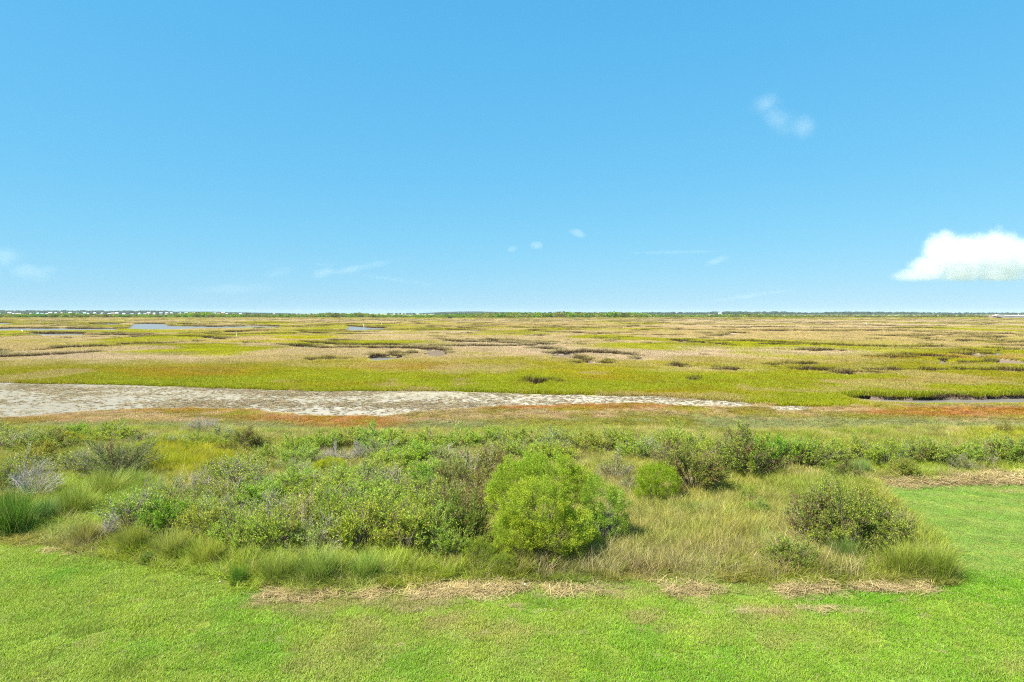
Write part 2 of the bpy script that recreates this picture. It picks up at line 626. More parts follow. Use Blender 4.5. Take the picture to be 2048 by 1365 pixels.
def low_herb_colour(x, y):
    """The low salt meadow between the pan and the shrubs."""
    px, py = to_px(x, y)
    n1 = fbm(x / 5.0, y / 5.0, 31, 4)
    n2 = fbm(x / 1.7, y / 1.7, 37, 4)
    j = (n1 - .5) * 1.2 + (n2 - .5) * .8
    v = py + j * 16
    col = mix3(C['pink'], C['field'] * np.array([.95, .8, .9]), sstep(.4, .62, n2))
    col = mix3(col, C['tan'] * .85, sstep(.5, .7, n1) * .6)
    col = mix3(col, C['olive'] * 1.25, sstep(.42, .25, n1) * .75)
    gg = sstep(836, 852, v + 10 * sstep(900, 1400, px) * sstep(2048, 1700, px))
    col = mix3(col, mix3(C['greyg'], C['field'] * .9, sstep(.45, .6, n1)), gg)
    col = mix3(col, C['greyg'] * .92, ell(px, py, 870, 857, 170, 13, .5) * .8)
    for cx, cy_, rx, ry, s in ((700, 848, 110, 15, .95), (560, 838, 90, 8, .7), (1130, 813, 230, 7, .85), (1350, 806, 110, 5, .8),
                               (1930, 826, 190, 9, 1.0), (2200, 824, 200, 9, .9), (400, 821, 170, 5, .7), (60, 840, 140, 9, .25)):
        e = ell(px, py, cx, cy_, rx, ry, .45)
        col = mix3(col, mix3(C['red'], C['orange'], sstep(.42, .58, n2)), np.clip(e * s * (.95 + j * 1.1), 0, .9))
    return col


def zones(x, y):
    px, py = to_px(x, y)
    xw, yw = wobble(x, y, 0.005, 0.05)
    lawn = in_poly(*wobble(x, y, 0.006, 0.02), LAWN_W)
    pan = in_poly(xw, yw, PAN_W) | (ell(px, py, *WHITE_SPOT, .1) > .5)
    n = fbm(x / 6.0, y / 6.0, 41, 3)
    herb_far = 812 + (n - .5) * 12                      # herb meadow lies nearer than this row
    herb_far = np.where(px < 1000, 812 + (n - .5) * 8, 808 + (n - .5) * 8)
    herb_far = np.where(px > 1550, 812 + (n - .5) * 14, herb_far)
    thick_far = 868 + (n - .5) * 16
    return px, py, lawn, pan, herb_far, thick_far


def ground_colour(x, y):
    px, py, lawn, pan, herb_far, thick_far = zones(x, y)
    col = marsh_colour(x, y) * .9
    herb = py > herb_far
    col = np.where(herb[:, None], low_herb_colour(x, y) * .9, col)
    thick = py > thick_far
    n = fbm(x / 1.5, y / 1.5, 51, 4)
    tcol = mix3(C['litter'], C['field'] * .6, sstep(.35, .65, n))
    col = np.where(thick[:, None], tcol, col)
    n5 = fbm(x / 1.1, y / 1.1, 53, 5)
    n6 = fbm(x / 6, y / 6, 57, 4)
    salt = mix3(C['salt'], C['salt'] * np.array([.90, .88, .83]), sstep(.38, .62, n5 * .6 + n6 * .4))
    salt = mix3(salt, C['litter'] * 1.3, ell(px, py, 560, 782, 700, 12, .5) * .25)
    col = np.where(pan[:, None], salt, col)
    lc = mix3(C['lawn'] * .8, C['lawny'] * .72, sstep(.35, .65, fbm(x / 2.2, y / 2.2, 61, 4)))
    col = np.where(lawn[:, None], lc, col)
    thatch = (px > 1570) & (py > 946 + (n - .5) * 14) & (py < 972) & ~lawn
    col = np.where(thatch[:, None], C['straw'] * .72, col)
    # beyond the marsh: foreshore, sand, salt flats, far meadow
    far = sstep(1500, 1900, y)
    col = mix3(col, np.array([.19, .21, .075]), far)
    sandw = np.zeros(x.shape)
    for cx, cy_, rx, ry, s in ((1850, 636.2, 110, 1.2, .9), (1960, 637, 70, 1.0, .8), (1460, 637.2, 60, 1.0, .9), (1250, 637, 60, .8, .8),
                               (690, 635.2, 50, .7, .9), (630, 635.6, 15, .6, .9), (60, 634.8, 60, .8, .8), (1060, 637, 60, .8, .7), (1875, 640.5, 14, .5, .9)):
        sandw = np.maximum(sandw, ell(px, py, cx, cy_, rx, ry, .4) * s)
    col = mix3(col, C['sand'], sandw)
    pool = pool_mask(x, y)
    gap, tall = creek_gap(x, y)
    shore = pool_mask(x, y * 1.012) | pool_mask(x, y * .988)
    col = np.where(shore[:, None], C['mud'] * .9, col)
    col = np.where(pool[:, None], C['mud'], col)
    wd = winding(x, y)
    col = np.where((wd < 1)[:, None], C['mud'] * 1.1, col)
    col = np.where((gap < 1)[:, None], mix3(C['mud'], C['olive'], np.clip(1 - gap, 0, 1) * 0 + .4), col)
    return col


def ground_height(x, y):
    px, py = to_px(x, y)
    z = (fbm(x / 7.0, y / 7.0, 71, 3) - .5) * 0.10 * sstep(30, 60, y)
    gap, tall = creek_gap(x, y)
    z = np.where(gap < 1, -0.28, z)
    z = np.where(winding(x, y) < 1, -0.27, z)
    z = np.where(pool_mask(x, y), -0.8, z)
    return z


# ---- the ground sheet
def build_ground():
    u_in = np.linspace(-0.95, 0.95, 700)
    u = np.concatenate([np.linspace(-3.2, -0.97, 30), u_in, np.linspace(0.97, 3.2, 30)])
    d = np.exp(np.concatenate([np.linspace(math.log(5.0), math.log(1400.0), 400), np.linspace(math.log(1450.0), math.log(26000.0), 40)]))
    U, D = np.meshgrid(u, d)
    X, Y = (U * D).ravel(), D.ravel()
    Z = ground_height(X, Y)
    c = ground_colour(X, Y)
    nu, nd = len(u), len(d)
    i = np.arange(nd - 1)[:, None] * nu + np.arange(nu - 1)[None, :]
    q = np.stack([i, i + 1, i + 1 + nu, i + nu], -1).reshape(-1, 4)
    # ground behind and below the viewpoint
    V = np.stack([X, Y, Z], -1)
    base = len(V)
    back = np.stack([u * 80, np.full(nu, -80.0), np.zeros(nu)], -1)
    V = np.concatenate([V, back])
    c = np.concatenate([c, np.tile(C['lawn'], (nu, 1))])
    j = np.arange(nu - 1)
    q = np.concatenate([q, np.stack([base + j, base + j + 1, j + 1, j], -1)])
    me = mesh_np('ground', V, q, c, ground_mat(), smooth=True)
    tag(link('ground', me), 'flat coastal ground of lawn, salt pan and marsh running to the horizon', kind='structure')
    w = MB()
    w.add([(-2200, 52, -.30), (2200, 52, -.30), (2200, 1200, -.30), (-2200, 1200, -.30)], [(0, 1, 2, 3)])
    tag(w.build('water', water_mat()), 'still grey water in the marsh pools and creeks', kind='structure')


build_ground()


# ------------------------------------------------------------------ blades, clumps and scattering
def blades(seed, n, radius, h0, h1, width, lean, droop, dead=0.12, fan=0.0, taper=(1, .9, .6), wind=(0.0, 0.0)):
    r = np.random.default_rng(seed)
    a = r.uniform(0, 2 * pi, n)
    rad = radius * np.sqrt(r.uniform(0, 1, n))
    bx, by = rad * np.cos(a), rad * np.sin(a)
    az_ = a * fan + r.uniform(0, 2 * pi, n) * (1 - fan) + r.normal(0, .5, n)
    h = r.uniform(h0, h1, n)
    le = np.abs(r.normal(lean, lean * .5, n))
    dr = np.abs(r.normal(droop, droop * .5, n))
    w = width * r.uniform(.6, 1.3, n)
    wa = az_ + pi / 2 + r.normal(0, .7, n)
    ts = np.array([0, .42, .76, 1.0])
    wd = np.array([*taper, 0.0])
    V = np.zeros((n, 7, 3))
    Cc = np.zeros((n, 7, 3))
    rnd = r.uniform(0, 1, n)
    dd = (r.uniform(0, 1, n) < dead).astype(float) * r.uniform(.5, 1, n)
    k = 0
    for li, t in enumerate(ts):
        ox = (le * t + dr * t * t) * h
        cx = bx + np.cos(az_) * ox + wind[0] * h * t * t
        cy_ = by + np.sin(az_) * ox + wind[1] * h * t * t
        cz = h * (t - (0.35 * dr + .1 * le) * t * t)
        for s in ((-1, 1) if li < 3 else (0,)):
            V[:, k, 0] = cx + s * np.cos(wa) * w * wd[li] * .5
            V[:, k, 1] = cy_ + s * np.sin(wa) * w * wd[li] * .5
            V[:, k, 2] = cz
            Cc[:, k, 0] = t
            Cc[:, k, 1] = rnd
            Cc[:, k, 2] = dd
            k += 1
    T = np.array([[0, 1, 3], [0, 3, 2], [2, 3, 5], [2, 5, 4], [4, 5, 6]])
    tris = (np.arange(n)[:, None, None] * 7 + T[None]).reshape(-1, 3)
    return V.reshape(-1, 3), tris, Cc.reshape(-1, 3)


def merge(parts):
    V, T, K, b = [], [], [], 0
    for v, t, c in parts:
        V.append(v)
        T.append(t + b)
        K.append(c)
        b += len(v)
    return np.concatenate(V), np.concatenate(T), np.concatenate(K)


def straw_mat_blades(seed, n=60):
    """Loose cut straw lying nearly flat, a few stalks propped up."""
    r = np.random.default_rng(seed)
    V, T, K = [], [], []
    a = r.uniform(0, pi, n)
    L = r.uniform(.18, .70, n)
    x, y = r.normal(0, .34, n), r.normal(0, .20, n)
    z = np.abs(r.normal(0, .030, n)) + .015
    tilt = r.normal(0, .18, n)
    w = r.uniform(.008, .019, n)
    ux, uy, uz = np.cos(a) * np.cos(tilt), np.sin(a) * np.cos(tilt), np.sin(tilt)
    px_, py_ = -np.sin(a), np.cos(a)
    P = np.zeros((n, 4, 3))
    for k, (s, q) in enumerate(((-1, -1), (1, -1), (1, 1), (-1, 1))):
        P[:, k, 0] = x + ux * L * .5 * s + px_ * w * .5 * q
        P[:, k, 1] = y + uy * L * .5 * s + py_ * w * .5 * q
        P[:, k, 2] = np.maximum(z + uz * L * .5 * s, .006)
    K = np.zeros((n, 4, 3))
    K[:, :, 0] = 1
    K[:, :, 1] = r.uniform(0, 1, n)[:, None]
    tr = (np.arange(n)[:, None, None] * 4 + np.array([[0, 1, 2], [0, 2, 3]])[None]).reshape(-1, 3)
    return P.reshape(-1, 3), tr, K.reshape(-1, 3)


def proto_collection(name, meshes):
    c = bpy.data.collections.new(name)
    for i, me in enumerate(meshes):
        o = bpy.data.objects.new('%s_%02d' % (name, i), me)
        c.objects.link(o)
    return c


def vivid(t, k=1.18):
    t = np.asarray(t, float)
    l = (t * np.array([.3, .6, .1])).sum(-1, keepdims=True)
    return np.clip(l + (t - l) * k, .006, .8)


def scatter(name, label, proto, nproto, P, rot, scl, tint, bh, cat=None):
    n = len(P)
    tint = vivid(tint)
    me = bpy.data.meshes.new(name)
    me.vertices.add(n)
    me.vertices.foreach_set('co', np.ascontiguousarray(P, np.float32).ravel())

    def att(nm, ty, arr, key):
        a_ = me.attributes.new(nm, ty, 'POINT')
        a_.data.foreach_set(key, np.ascontiguousarray(arr, np.float32 if ty != 'INT' else np.int32).ravel())
    att('rot', 'FLOAT_VECTOR', rot, 'vector')
    att('scl', 'FLOAT_VECTOR', scl, 'vector')
    t4 = np.ones((n, 4))
    t4[:, :3] = tint
    att('tint', 'FLOAT_COLOR', t4, 'color')
    att('bh', 'FLOAT', np.broadcast_to(bh, (n,)), 'value')
    att('pick', 'INT', rng.integers(0, nproto, n), 'value')
    me.update()
    o = link(name, me)
    tag(o, label, cat, kind='stuff')
    ng = bpy.data.node_groups.new(name, 'GeometryNodeTree')
    ng.interface.new_socket('Geometry', in_out='INPUT', socket_type='NodeSocketGeometry')
    ng.interface.new_socket('Geometry', in_out='OUTPUT', socket_type='NodeSocketGeometry')
    N, L = ng.nodes, ng.links
    gi, go = N.new('NodeGroupInput'), N.new('NodeGroupOutput')
    ip = N.new('GeometryNodeInstanceOnPoints')
    ci = N.new('GeometryNodeCollectionInfo')
    ci.inputs['Collection'].default_value = proto
    ci.inputs['Separate Children'].default_value = True
    ci.inputs['Reset Children'].default_value = True

    def named(nm, ty):
        a_ = N.new('GeometryNodeInputNamedAttribute')
        a_.data_type = ty
        a_.inputs['Name'].default_value = nm
        return a_.outputs['Attribute']
    e2r = N.new('FunctionNodeEulerToRotation')
    L.new(named('rot', 'FLOAT_VECTOR'), e2r.inputs[0])
    L.new(gi.outputs[0], ip.inputs['Points'])
    L.new(ci.outputs[0], ip.inputs['Instance'])
    ip.inputs['Pick Instance'].default_value = True
    L.new(named('pick', 'INT'), ip.inputs['Instance Index'])
    L.new(e2r.outputs[0], ip.inputs['Rotation'])
    L.new(named('scl', 'FLOAT_VECTOR'), ip.inputs['Scale'])
    L.new(ip.outputs[0], go.inputs[0])
    md = o.modifiers.new('scatter', 'NODES')
    md.node_group = ng
    return o


def rot_of(n, tilt=0.08):
    return np.stack([rng.normal(0, tilt, n), rng.normal(0, tilt, n), rng.uniform(0, 2 * pi, n)], -1)


def clump_set(name, k, **kw):
    return proto_collection(name, [mesh_np('%s_%d' % (name, i), *blades(seed=hash(name) % 9973 if False else (sum(map(ord, name)) * 7 + i), **kw), mat=M_GRASS) for i in range(k)])


# ---- the marsh: clumps whose spacing grows with distance
PR_MARSH = clump_set('marsh_grass_clump', 6, n=150, radius=1.15, h0=.45, h1=1.1, width=.060, lean=.28, droop=.35, dead=.03, wind=(.15, 0))
PR_HERB = clump_set('salt_herb_clump', 5, n=130, radius=1.1, h0=.35, h1=1.0, width=.08, lean=.5, droop=.4, dead=.12)
PR_STUB = clump_set('dead_stubble', 5, n=34, radius=.8, h0=.2, h1=1.0, width=.16, lean=.7, droop=.7, dead=.3)


def lod_points(cell, d0, d1, umax=.93):
    nl = int(math.log(d1 / d0) / cell)
    nu = int(2 * umax / cell)
    A, B = np.meshgrid(np.arange(nl), np.arange(nu), indexing='ij')
    l = math.log(d0) + (A.ravel() + rng.uniform(0, 1, A.size)) * cell
    u = -umax + (B.ravel() + rng.uniform(0, 1, A.size)) * cell
    y = np.exp(l)
    return u * y, y


def tint_var(t, s=.16):
    n = len(t)
    return t * (1 + rng.normal(0, s, (n, 1))) * (1 + rng.normal(0, s * .35, (n, 3)))


def build_marsh():
    x, y = lod_points(0.0068, 40.5, 1080.0)
    px, py, lawn, pan, herb_far, thick_far = zones(x, y)
    pool = pool_mask(x, y)
    gap, tall = creek_gap(x, y)
    herb = (py > herb_far) & (py < thick_far + 6)
    z = ground_height(x, y)
    sp = 0.0068 * y
    # tall marsh grass
    wd = winding(x, y)
    wall = (winding(x, y * (1 - .014)) < 1) & (wd > 1)
    m = (~herb) & (py <= herb_far) & ~pan & ~pool & (gap > 1) & ~lawn & (wd > 1)
    ht = (0.20 + 0.30 * fbm(x / 9, y / 9, 81, 3)) * (1 + .35 * sstep(740, 700, py))
    near_pool = np.zeros(x.shape, bool)
    for k in (0.985, 0.97, 0.95, .93):
        near_pool |= pool_mask(x / k, y / k)                    # water just behind this spot
    front_gap = creek_gap(x * 1.03, y * 1.03)[0] < 1
    ht = np.where(near_pool, ht * .42, np.where(front_gap, ht * .62, ht))
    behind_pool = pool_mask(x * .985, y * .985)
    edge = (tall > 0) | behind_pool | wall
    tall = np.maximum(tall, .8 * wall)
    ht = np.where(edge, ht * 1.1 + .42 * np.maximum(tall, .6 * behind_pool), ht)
    green_edge = edge & (py > 770)
    col = marsh_colour(x, y)
    n9 = fbm(x / 5, y / 5, 91, 3)
    ecol = mix3(C['olive'] * .95, C['yg'] * .9, sstep(.35, .6, n9))
    col = np.where(edge[:, None], mix3(col, ecol, np.full(len(x), .35)), col)
    col = np.where(green_edge[:, None], C['bg'] * .95, col)
    bh = np.where(edge, .36 + .30 * np.maximum(tall, .8 * behind_pool), .08)  # bank clumps: brown stem feet, carried higher to paint in the stems' shadow
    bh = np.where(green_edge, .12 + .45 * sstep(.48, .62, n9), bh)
    i = np.nonzero(m)[0]
    n = len(i)
    s = sp[i] * 1.0
    scl = np.stack([s, s, ht[i] * rng.uniform(.8, 1.2, n)], -1)
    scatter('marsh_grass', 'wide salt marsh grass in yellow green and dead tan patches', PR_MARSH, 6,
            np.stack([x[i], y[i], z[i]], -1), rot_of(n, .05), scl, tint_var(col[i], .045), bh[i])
    # dead standing straw-coloured seed stalks among the tan patches give the fine upright texture
    # low herbs
    i = np.nonzero(herb & ~pan & ~lawn)[0]
    n = len(i)
    hh = 0.08 + 0.15 * fbm(x[i] / 2.5, y[i] / 2.5, 95, 3)
    s = sp[i] * .95
    scatter('salt_meadow', 'low salt meadow herbs in orange red, pink tan and grey green', PR_HERB, 5,
            np.stack([x[i], y[i], z[i]], -1), rot_of(n, .08), np.stack([s, s, hh], -1), tint_var(low_herb_colour(x[i], y[i]), .15), .05)
    # stubble on the pan
    x, y = lod_points(0.0040, 44.0, 82.0)
    px, py, lawn, pan, herb_far, thick_far = zones(x, y)
    nz = fbm(x / 1.3, y / 2.0, 97, 3)
    rows = fbm(x / 9, y / 5, 99, 3)
    dens = (.40 + .60 * sstep(.30, .65, nz)) * (0.40 + .60 * sstep(.36, .56, rows + .10 * sstep(800, 775, py)))
    dens = dens * (1 - .85 * ell(px, py, 40, 795, 70, 12, .5)) * (1 - .75 * ell(px, py, 650, 822, 170, 9, .5)) * (1 - .8 * ell(px, py, 110, 815, 200, 8, .5))
    i = np.nonzero(pan & (rng.uniform(0, 1, len(x)) < dens * 1.0))[0]
    n = len(i)
    s = rng.uniform(.09, .22, n)
    tc = mix3(np.array([.22, .18, .11]), np.array([.35, .295, .19]), rng.uniform(0, 1, n))
    scatter('pan_stubble', 'dead brown stubble tufts dotted over the pale salt pan', PR_STUB, 5,
            np.stack([x[i], y[i], np.zeros(n)], -1), rot_of(n, .1), np.stack([s * 1.3, s, rng.uniform(.03, .10, n)], -1), tint_var(tc, .15), .05)


build_marsh()

# ---- the rough ground between lawn and salt meadow
PR_ROUGH = clump_set('rough_grass_clump', 6, n=300, radius=.36, h0=.25, h1=.72, width=.0095, lean=.25, droop=.45, dead=.12, fan=.3, wind=(.16, -.05))
PR_DRY = clump_set('dry_stalk_clump', 5, n=34, radius=.34, h0=.35, h1=.95, width=.009, lean=.22, droop=.38, dead=.5, wind=(.1, 0))
PR_LAWN = proto_collection('lawn_patch', [mesh_np('lawn_patch_%d' % i, *blades(900 + i, 900, .36, .025, .075, .0085, .45, .5, dead=.10), mat=M_GRASS) for i in range(6)])
PR_STRAW = proto_collection('straw_wisp', [mesh_np('straw_wisp_%d' % i, *straw_mat_blades(40 + i, 34), mat=M_GRASS) for i in range(5)])

FIELDS = [  # cx, cy, rx, ry, tint, strength, height factor
    (375, 925, 105, 38, 'field_y', 1.0, 1.0), (1420, 1060, 210, 62, 'field', 1.0, .9), (1265, 920, 75, 20, 'field', 1.0, .7),
    (1640, 985, 90, 30, 'field_g', .9, 1.0), (160, 890, 45, 18, 'field_y', .9, .8), (200, 1000, 120, 45, 'fresh_l', 1.0, .9),
    (110, 1050, 140, 30, 'fresh_l', .9, .6), (560, 1140, 420, 45, 'fresh_l', .8, .9), (1830, 1115, 130, 55, 'field_g', 1.0, 1.0),
    (1180, 1130, 330, 25, 'drygreen', .8, .8), (1850, 938, 320, 16, 'fresh_l', .9, .6), (1330, 960, 60, 25, 'drygreen', .6, .8),
    (920, 935, 110, 30, 'drygreen', .6, .9), (570, 960, 60, 25, 'drygreen', .7, .8), (1080, 1140, 120, 30, 'dark', .5, .6), (2010, 880, 90, 14, 'field_y', .8, .7)]
TN = dict(field_y=np.array([.255, .25, .045]), field=np.array([.235, .225, .080]), field_g=np.array([.195, .215, .060]), fresh_l=np.array([.225, .27, .065]),
          drygreen=np.array([.25, .225, .10]), dark=np.array([.09, .12, .03]))


def build_rough():
    cell = .36
    xs, ys = np.meshgrid(np.arange(-34, 36, cell), np.arange(16.5, 44, cell))
    x = (xs + rng.uniform(-.5, .5, xs.shape) * cell).ravel()
    y = (ys + rng.uniform(-.5, .5, ys.shape) * cell).ravel()
    k = np.abs(x) < y * .92 + 1
    x, y = x[k], y[k]
    px, py, lawn, pan, herb_far, thick_far = zones(x, y)
    n1, n2 = fbm(x / 2.4, y / 2.4, 111, 4), fbm(x / .9, y / .9, 113, 3)
    j = (n1 - .5) * .8 + (n2 - .5) * .5
    tint = mix3(np.array([.215, .215, .06]), np.array([.28, .245, .11]), sstep(.35, .65, n1))
    tint = mix3(tint, np.array([.15, .185, .035]), sstep(.5, .68, n2) * .8)
    hf = np.full(len(x), .75)
    for cx, cy_, rx, ry, t, s, h in FIELDS:
        e = ell(px, py, cx, cy_, rx, ry, .35)
        w = np.clip(e * s * (1 + j), 0, 1)
        tint = mix3(tint, TN[t] * (0.85 + .3 * n2[:, None]), w)
        hf = hf * (1 - w) + h * w
    m = (py > thick_far - 3) & ~lawn
    strawband = (px > 1570) & (py > 940 + (n1 - .5) * 14) & (py < 972) & (rng.uniform(0, 1, len(x)) < .72)
    m &= ~strawband
    # thinner and shorter at the lawn's edge
    edge = in_poly(x, y - .55, LAWN_W)
    hf = np.where(edge, hf * .55, hf)
    i = np.nonzero(m)[0]
    n = len(i)
    s = rng.uniform(.8, 1.25, n)
    scatter('rough_grass', 'unmown tall grass growing between and in front of the shrubs', PR_ROUGH, 6,
            np.stack([x[i], y[i], np.zeros(n)], -1), rot_of(n, .1), np.stack([s, s, s * hf[i] * rng.uniform(.75, 1.2, n)], -1),
            tint_var(tint[i] * np.array([1.36, 1.40, 1.2]), .12), .06)
    # dry stalks: a belt in front of the right-hand shrubs and thin strays elsewhere
    belt = ell(px, py, 1470, 1132, 380, 34, .4) * 1.0 + ell(px, py, 1420, 1070, 220, 50, .4) * .3 + ell(px, py, 1120, 1150, 220, 16, .4) * .7 + ell(px, py, 140, 1090, 50, 20, .4) * .8
    belt += .10 + ell(px, py, 1480, 950, 120, 20, .4) * .5 + ell(px, py, 930, 945, 100, 25, .4) * .5 + ell(px, py, 1700, 1090, 120, 40, .4) * .3
    m2 = (py > thick_far + 4) & ~lawn & (rng.uniform(0, 1, len(x)) < belt * .9)
    i = np.nonzero(m2)[0]
    n = len(i)
    s = rng.uniform(.6, 1.05, n)
    tc = mix3(C['dry'] * 1.15, C['straw'] * 1.05, rng.uniform(0, 1, n))
    scatter('dry_stalks', 'thin dry tan grass stalks standing in the rough', PR_DRY, 5,
            np.stack([x[i], y[i], np.zeros(n)], -1), rot_of(n, .15), np.stack([s, s, s], -1), tint_var(tc, .15), .1)


build_rough()


def build_lawn():
    cell = .42
    xs, ys = np.meshgrid(np.arange(-24, 34, cell), np.arange(9.0, 32.5, cell))
    x = (xs + rng.uniform(-.5, .5, xs.shape) * cell).ravel()
    y = (ys + rng.uniform(-.5, .5, ys.shape) * cell).ravel()
    k = np.abs(x) < y * .95 + 1.5
    x, y = x[k], y[k]
    px, py, lawn, pan, herb_far, thick_far = zones(x, y)
    i = np.nonzero(lawn & (y < 31.5))[0]
    x, y, px, py = x[i], y[i], px[i], py[i]
    n = len(i)
    n1, n2, n3 = fbm(x / 3.2, y / 3.2, 121, 4), fbm(x / .8, y / .8, 123, 3), fbm(x / 1.6, y / .8, 127, 3)
    fresh, yel = np.array([.172, .330, .050]), np.array([.300, .385, .085])
    w = sstep(.32, .68, n1 * .62 + n2 * .38 + .14 * sstep(900, 150, px) - .05 * sstep(700, 1500, px))
    t = mix3(fresh, yel, w)
    # the mown field at right: even, with faint mowing lanes running off to the right
    far = sstep(19.0, 20.5, y) * sstep(10.0, 11.5, x)
    lane = .5 + .5 * np.sin((x * .35 + y * 1.0) * 2 * pi / 1.9 + n1 * 2)
    t2 = mix3(np.array([.215, .335, .085]), np.array([.315, .385, .125]), np.clip(lane * .7 + (n3 - .5) * .8, 0, 1))
    t = mix3(t, t2, far)
    # scuffed, drier places near the straw
    sc = (ell(px, py, 1100, 1215, 500, 40, .5) + ell(px, py, 760, 1210, 250, 22, .5)) * sstep(.5, .66, n3)
    t = mix3(t, np.array([.36, .32, .14]), np.clip(sc, 0, .75))
    t = mix3(t, np.array([.34, .31, .12]), sstep(.60, .72, n3 * .5 + n1 * .5) * .55)
    hz = (1 - .45 * far) * (0.55 + .9 * n2 * (1 - far) + .45 * far) * np.where(rng.uniform(0, 1, n) < .06 * (1 - far), 1.6, 1.0)
    t = t * (1 + .18 * (n2 - .5) * (1 - .7 * far))[:, None]
    s = rng.uniform(.95, 1.15, n)
    scatter('lawn_grass', 'bright mown lawn grass in the foreground and right-hand field', PR_LAWN, 6,
            np.stack([x, y, np.zeros(n)], -1), rot_of(n, .02), np.stack([s, s, s * hz], -1), tint_var(t, .08), .0)


build_lawn()


def build_straw():
    P, S, T = [], [], []
    r = np.random.default_rng(5)

    def strip(x0, y0, x1, y1, n, spread, big=1.0):
        for _ in range(n):
            t = r.uniform()
            gx, gy = G(x0 + (x1 - x0) * t, y0 + (y1 - y0) * t)
            if y0 > 1000 and fbm(np.array([gx / .9]), np.array([gy / .5]), 131, 3)[0] < .40 + .20 * r.uniform():
                continue
            P.append((gx + r.normal(0, .1), gy + r.normal(0, spread), r.uniform(0, .05)))
            S.append(r.uniform(.7, 1.3) * big)
            T.append(C['straw'] * r.uniform(.6, 1.2) * np.array([1, r.uniform(.94, 1.0), r.uniform(.85, 1.0)]))
    strip = (lambda f: (lambda x0, y0, x1, y1, n, spread, big=1.0: (f(x0, y0, x1, y1, int(n * (.28 if y0 > 1000 else .45)), spread, big * .75), f(x0, y0, x1, y1, int(n * .6), spread * 2.3, big * .42))))(strip)
    strip(525, 1192, 720, 1185, 300, .12)
    strip(700, 1188, 905, 1184, 230, .10)
    strip(905, 1184, 1040, 1177, 270, .13)
    strip(1040, 1180, 1300, 1188, 170, .10)
    strip(1280, 1186, 1500, 1175, 420, .15)
    strip(1480, 1188, 1550, 1212, 90, .10)
    strip(1560, 1184, 1660, 1174, 200, .12)
    strip(1650, 1178, 1820, 1177, 130, .06)
    strip(1800, 1180, 1860, 1178, 90, .08)
    for (x0, y0, x1, y1, n) in ((1480, 1225, 1545, 1222, 20), (1395, 1224, 1430, 1226, 10), (1610, 1220, 1745, 1228, 26), (1775, 1224, 1880, 1228, 20), (1640, 1216, 1700, 1218, 10),
                                (1020, 1215, 1050, 1212, 12), (900, 1222, 1010, 1236, 20), (800, 1224, 840, 1226, 8), (1780, 1196, 1840, 1204, 14)):
        strip(x0, y0, x1, y1, n, .03, .62)
    strip(100, 1098, 175, 1108, 60, .12)
    strip(1575, 955, 1800, 960, 420, .40, 1.5)
    strip(1780, 965, 2420, 956, 900, .26, 1.5)
    strip(1880, 956, 2100, 950, 260, .35, 1.4)
    for _ in range(110):   # stray wisps on the lawn
        gx, gy = G(r.uniform(100, 2040), r.uniform(1195, 1330) if r.uniform() < .75 else r.uniform(1195, 1235))
        P.append((gx, gy, 0.02))
        S.append(r.uniform(.12, .34))
        T.append(C['straw'] * r.uniform(.7, 1.05))
    P, S, T = np.array(P), np.array(S), np.array(T)
    n = len(P)
    rot = np.stack([r.normal(0, .1, n), r.normal(0, .1, n), r.normal(0, .5, n)], -1)
    scatter('dry_straw', 'pale cut straw left in windrows along the edges of the mown lawn', PR_STRAW, 5, P, rot,
            np.stack([S, S, S * .8], -1), T, .0)


build_straw()


# ------------------------------------------------------------------ shrubs
def tube_np(paths, radii):
    """Many thin three-sided branches at once. paths: (n, k, 3), radii: (n, k)."""
    n, k, _ = paths.shape
    t = np.gradient(paths, axis=1)
    t /= np.linalg.norm(t, axis=2, keepdims=True) + 1e-9
    ref = np.array([.37, .61, .12])
    s = np.cross(t, ref)
    s /= np.linalg.norm(s, axis=2, keepdims=True) + 1e-9
    u = np.cross(t, s)
    V = np.zeros((n, k, 3, 3))
    for q in range(3):
        a = 2 * pi * q / 3
        V[:, :, q] = paths + (s * cos(a) + u * sin(a)) * radii[..., None]
    tri = []
    for i in range(k - 1):
        for q in range(3):
            a, b = i * 3 + q, i * 3 + (q + 1) % 3
            tri += [(a, b, b + 3), (a, b + 3, a + 3)]
    T = (np.arange(n)[:, None, None] * (k * 3) + np.array(tri)[None]).reshape(-1, 3)
    return V.reshape(-1, 3), T


def leaves_np(pos, axis, length, width, r, fold=.25):
    n = len(pos)
    axis = axis / (np.linalg.norm(axis, axis=1, keepdims=True) + 1e-9)
    rnd = r.normal(0, 1, (n, 3)) + np.array([0, 0, .6])
    side = np.cross(axis, rnd)
    side /= np.linalg.norm(side, axis=1, keepdims=True) + 1e-9
    nor = np.cross(side, axis)
    L, W = np.broadcast_to(length, (n,))[:, None], np.broadcast_to(width, (n,))[:, None]
    V = np.zeros((n, 4, 3))
    V[:, 0] = pos
    V[:, 1] = pos + axis * L * .5 + side * W * .5 + nor * W * fold
    V[:, 2] = pos + axis * L
    V[:, 3] = pos + axis * L * .5 - side * W * .5 + nor * W * fold
    T = (np.arange(n)[:, None, None] * 4 + np.array([[0, 1, 2], [0, 2, 3]])[None]).reshape(-1, 3)
    return V.reshape(-1, 3), T


def bez(a, b, c, k):
    t = np.linspace(0, 1, k)[None, :, None]
    return a[:, None] * (1 - t) ** 2 + 2 * b[:, None] * t * (1 - t) + c[:, None] * t ** 2


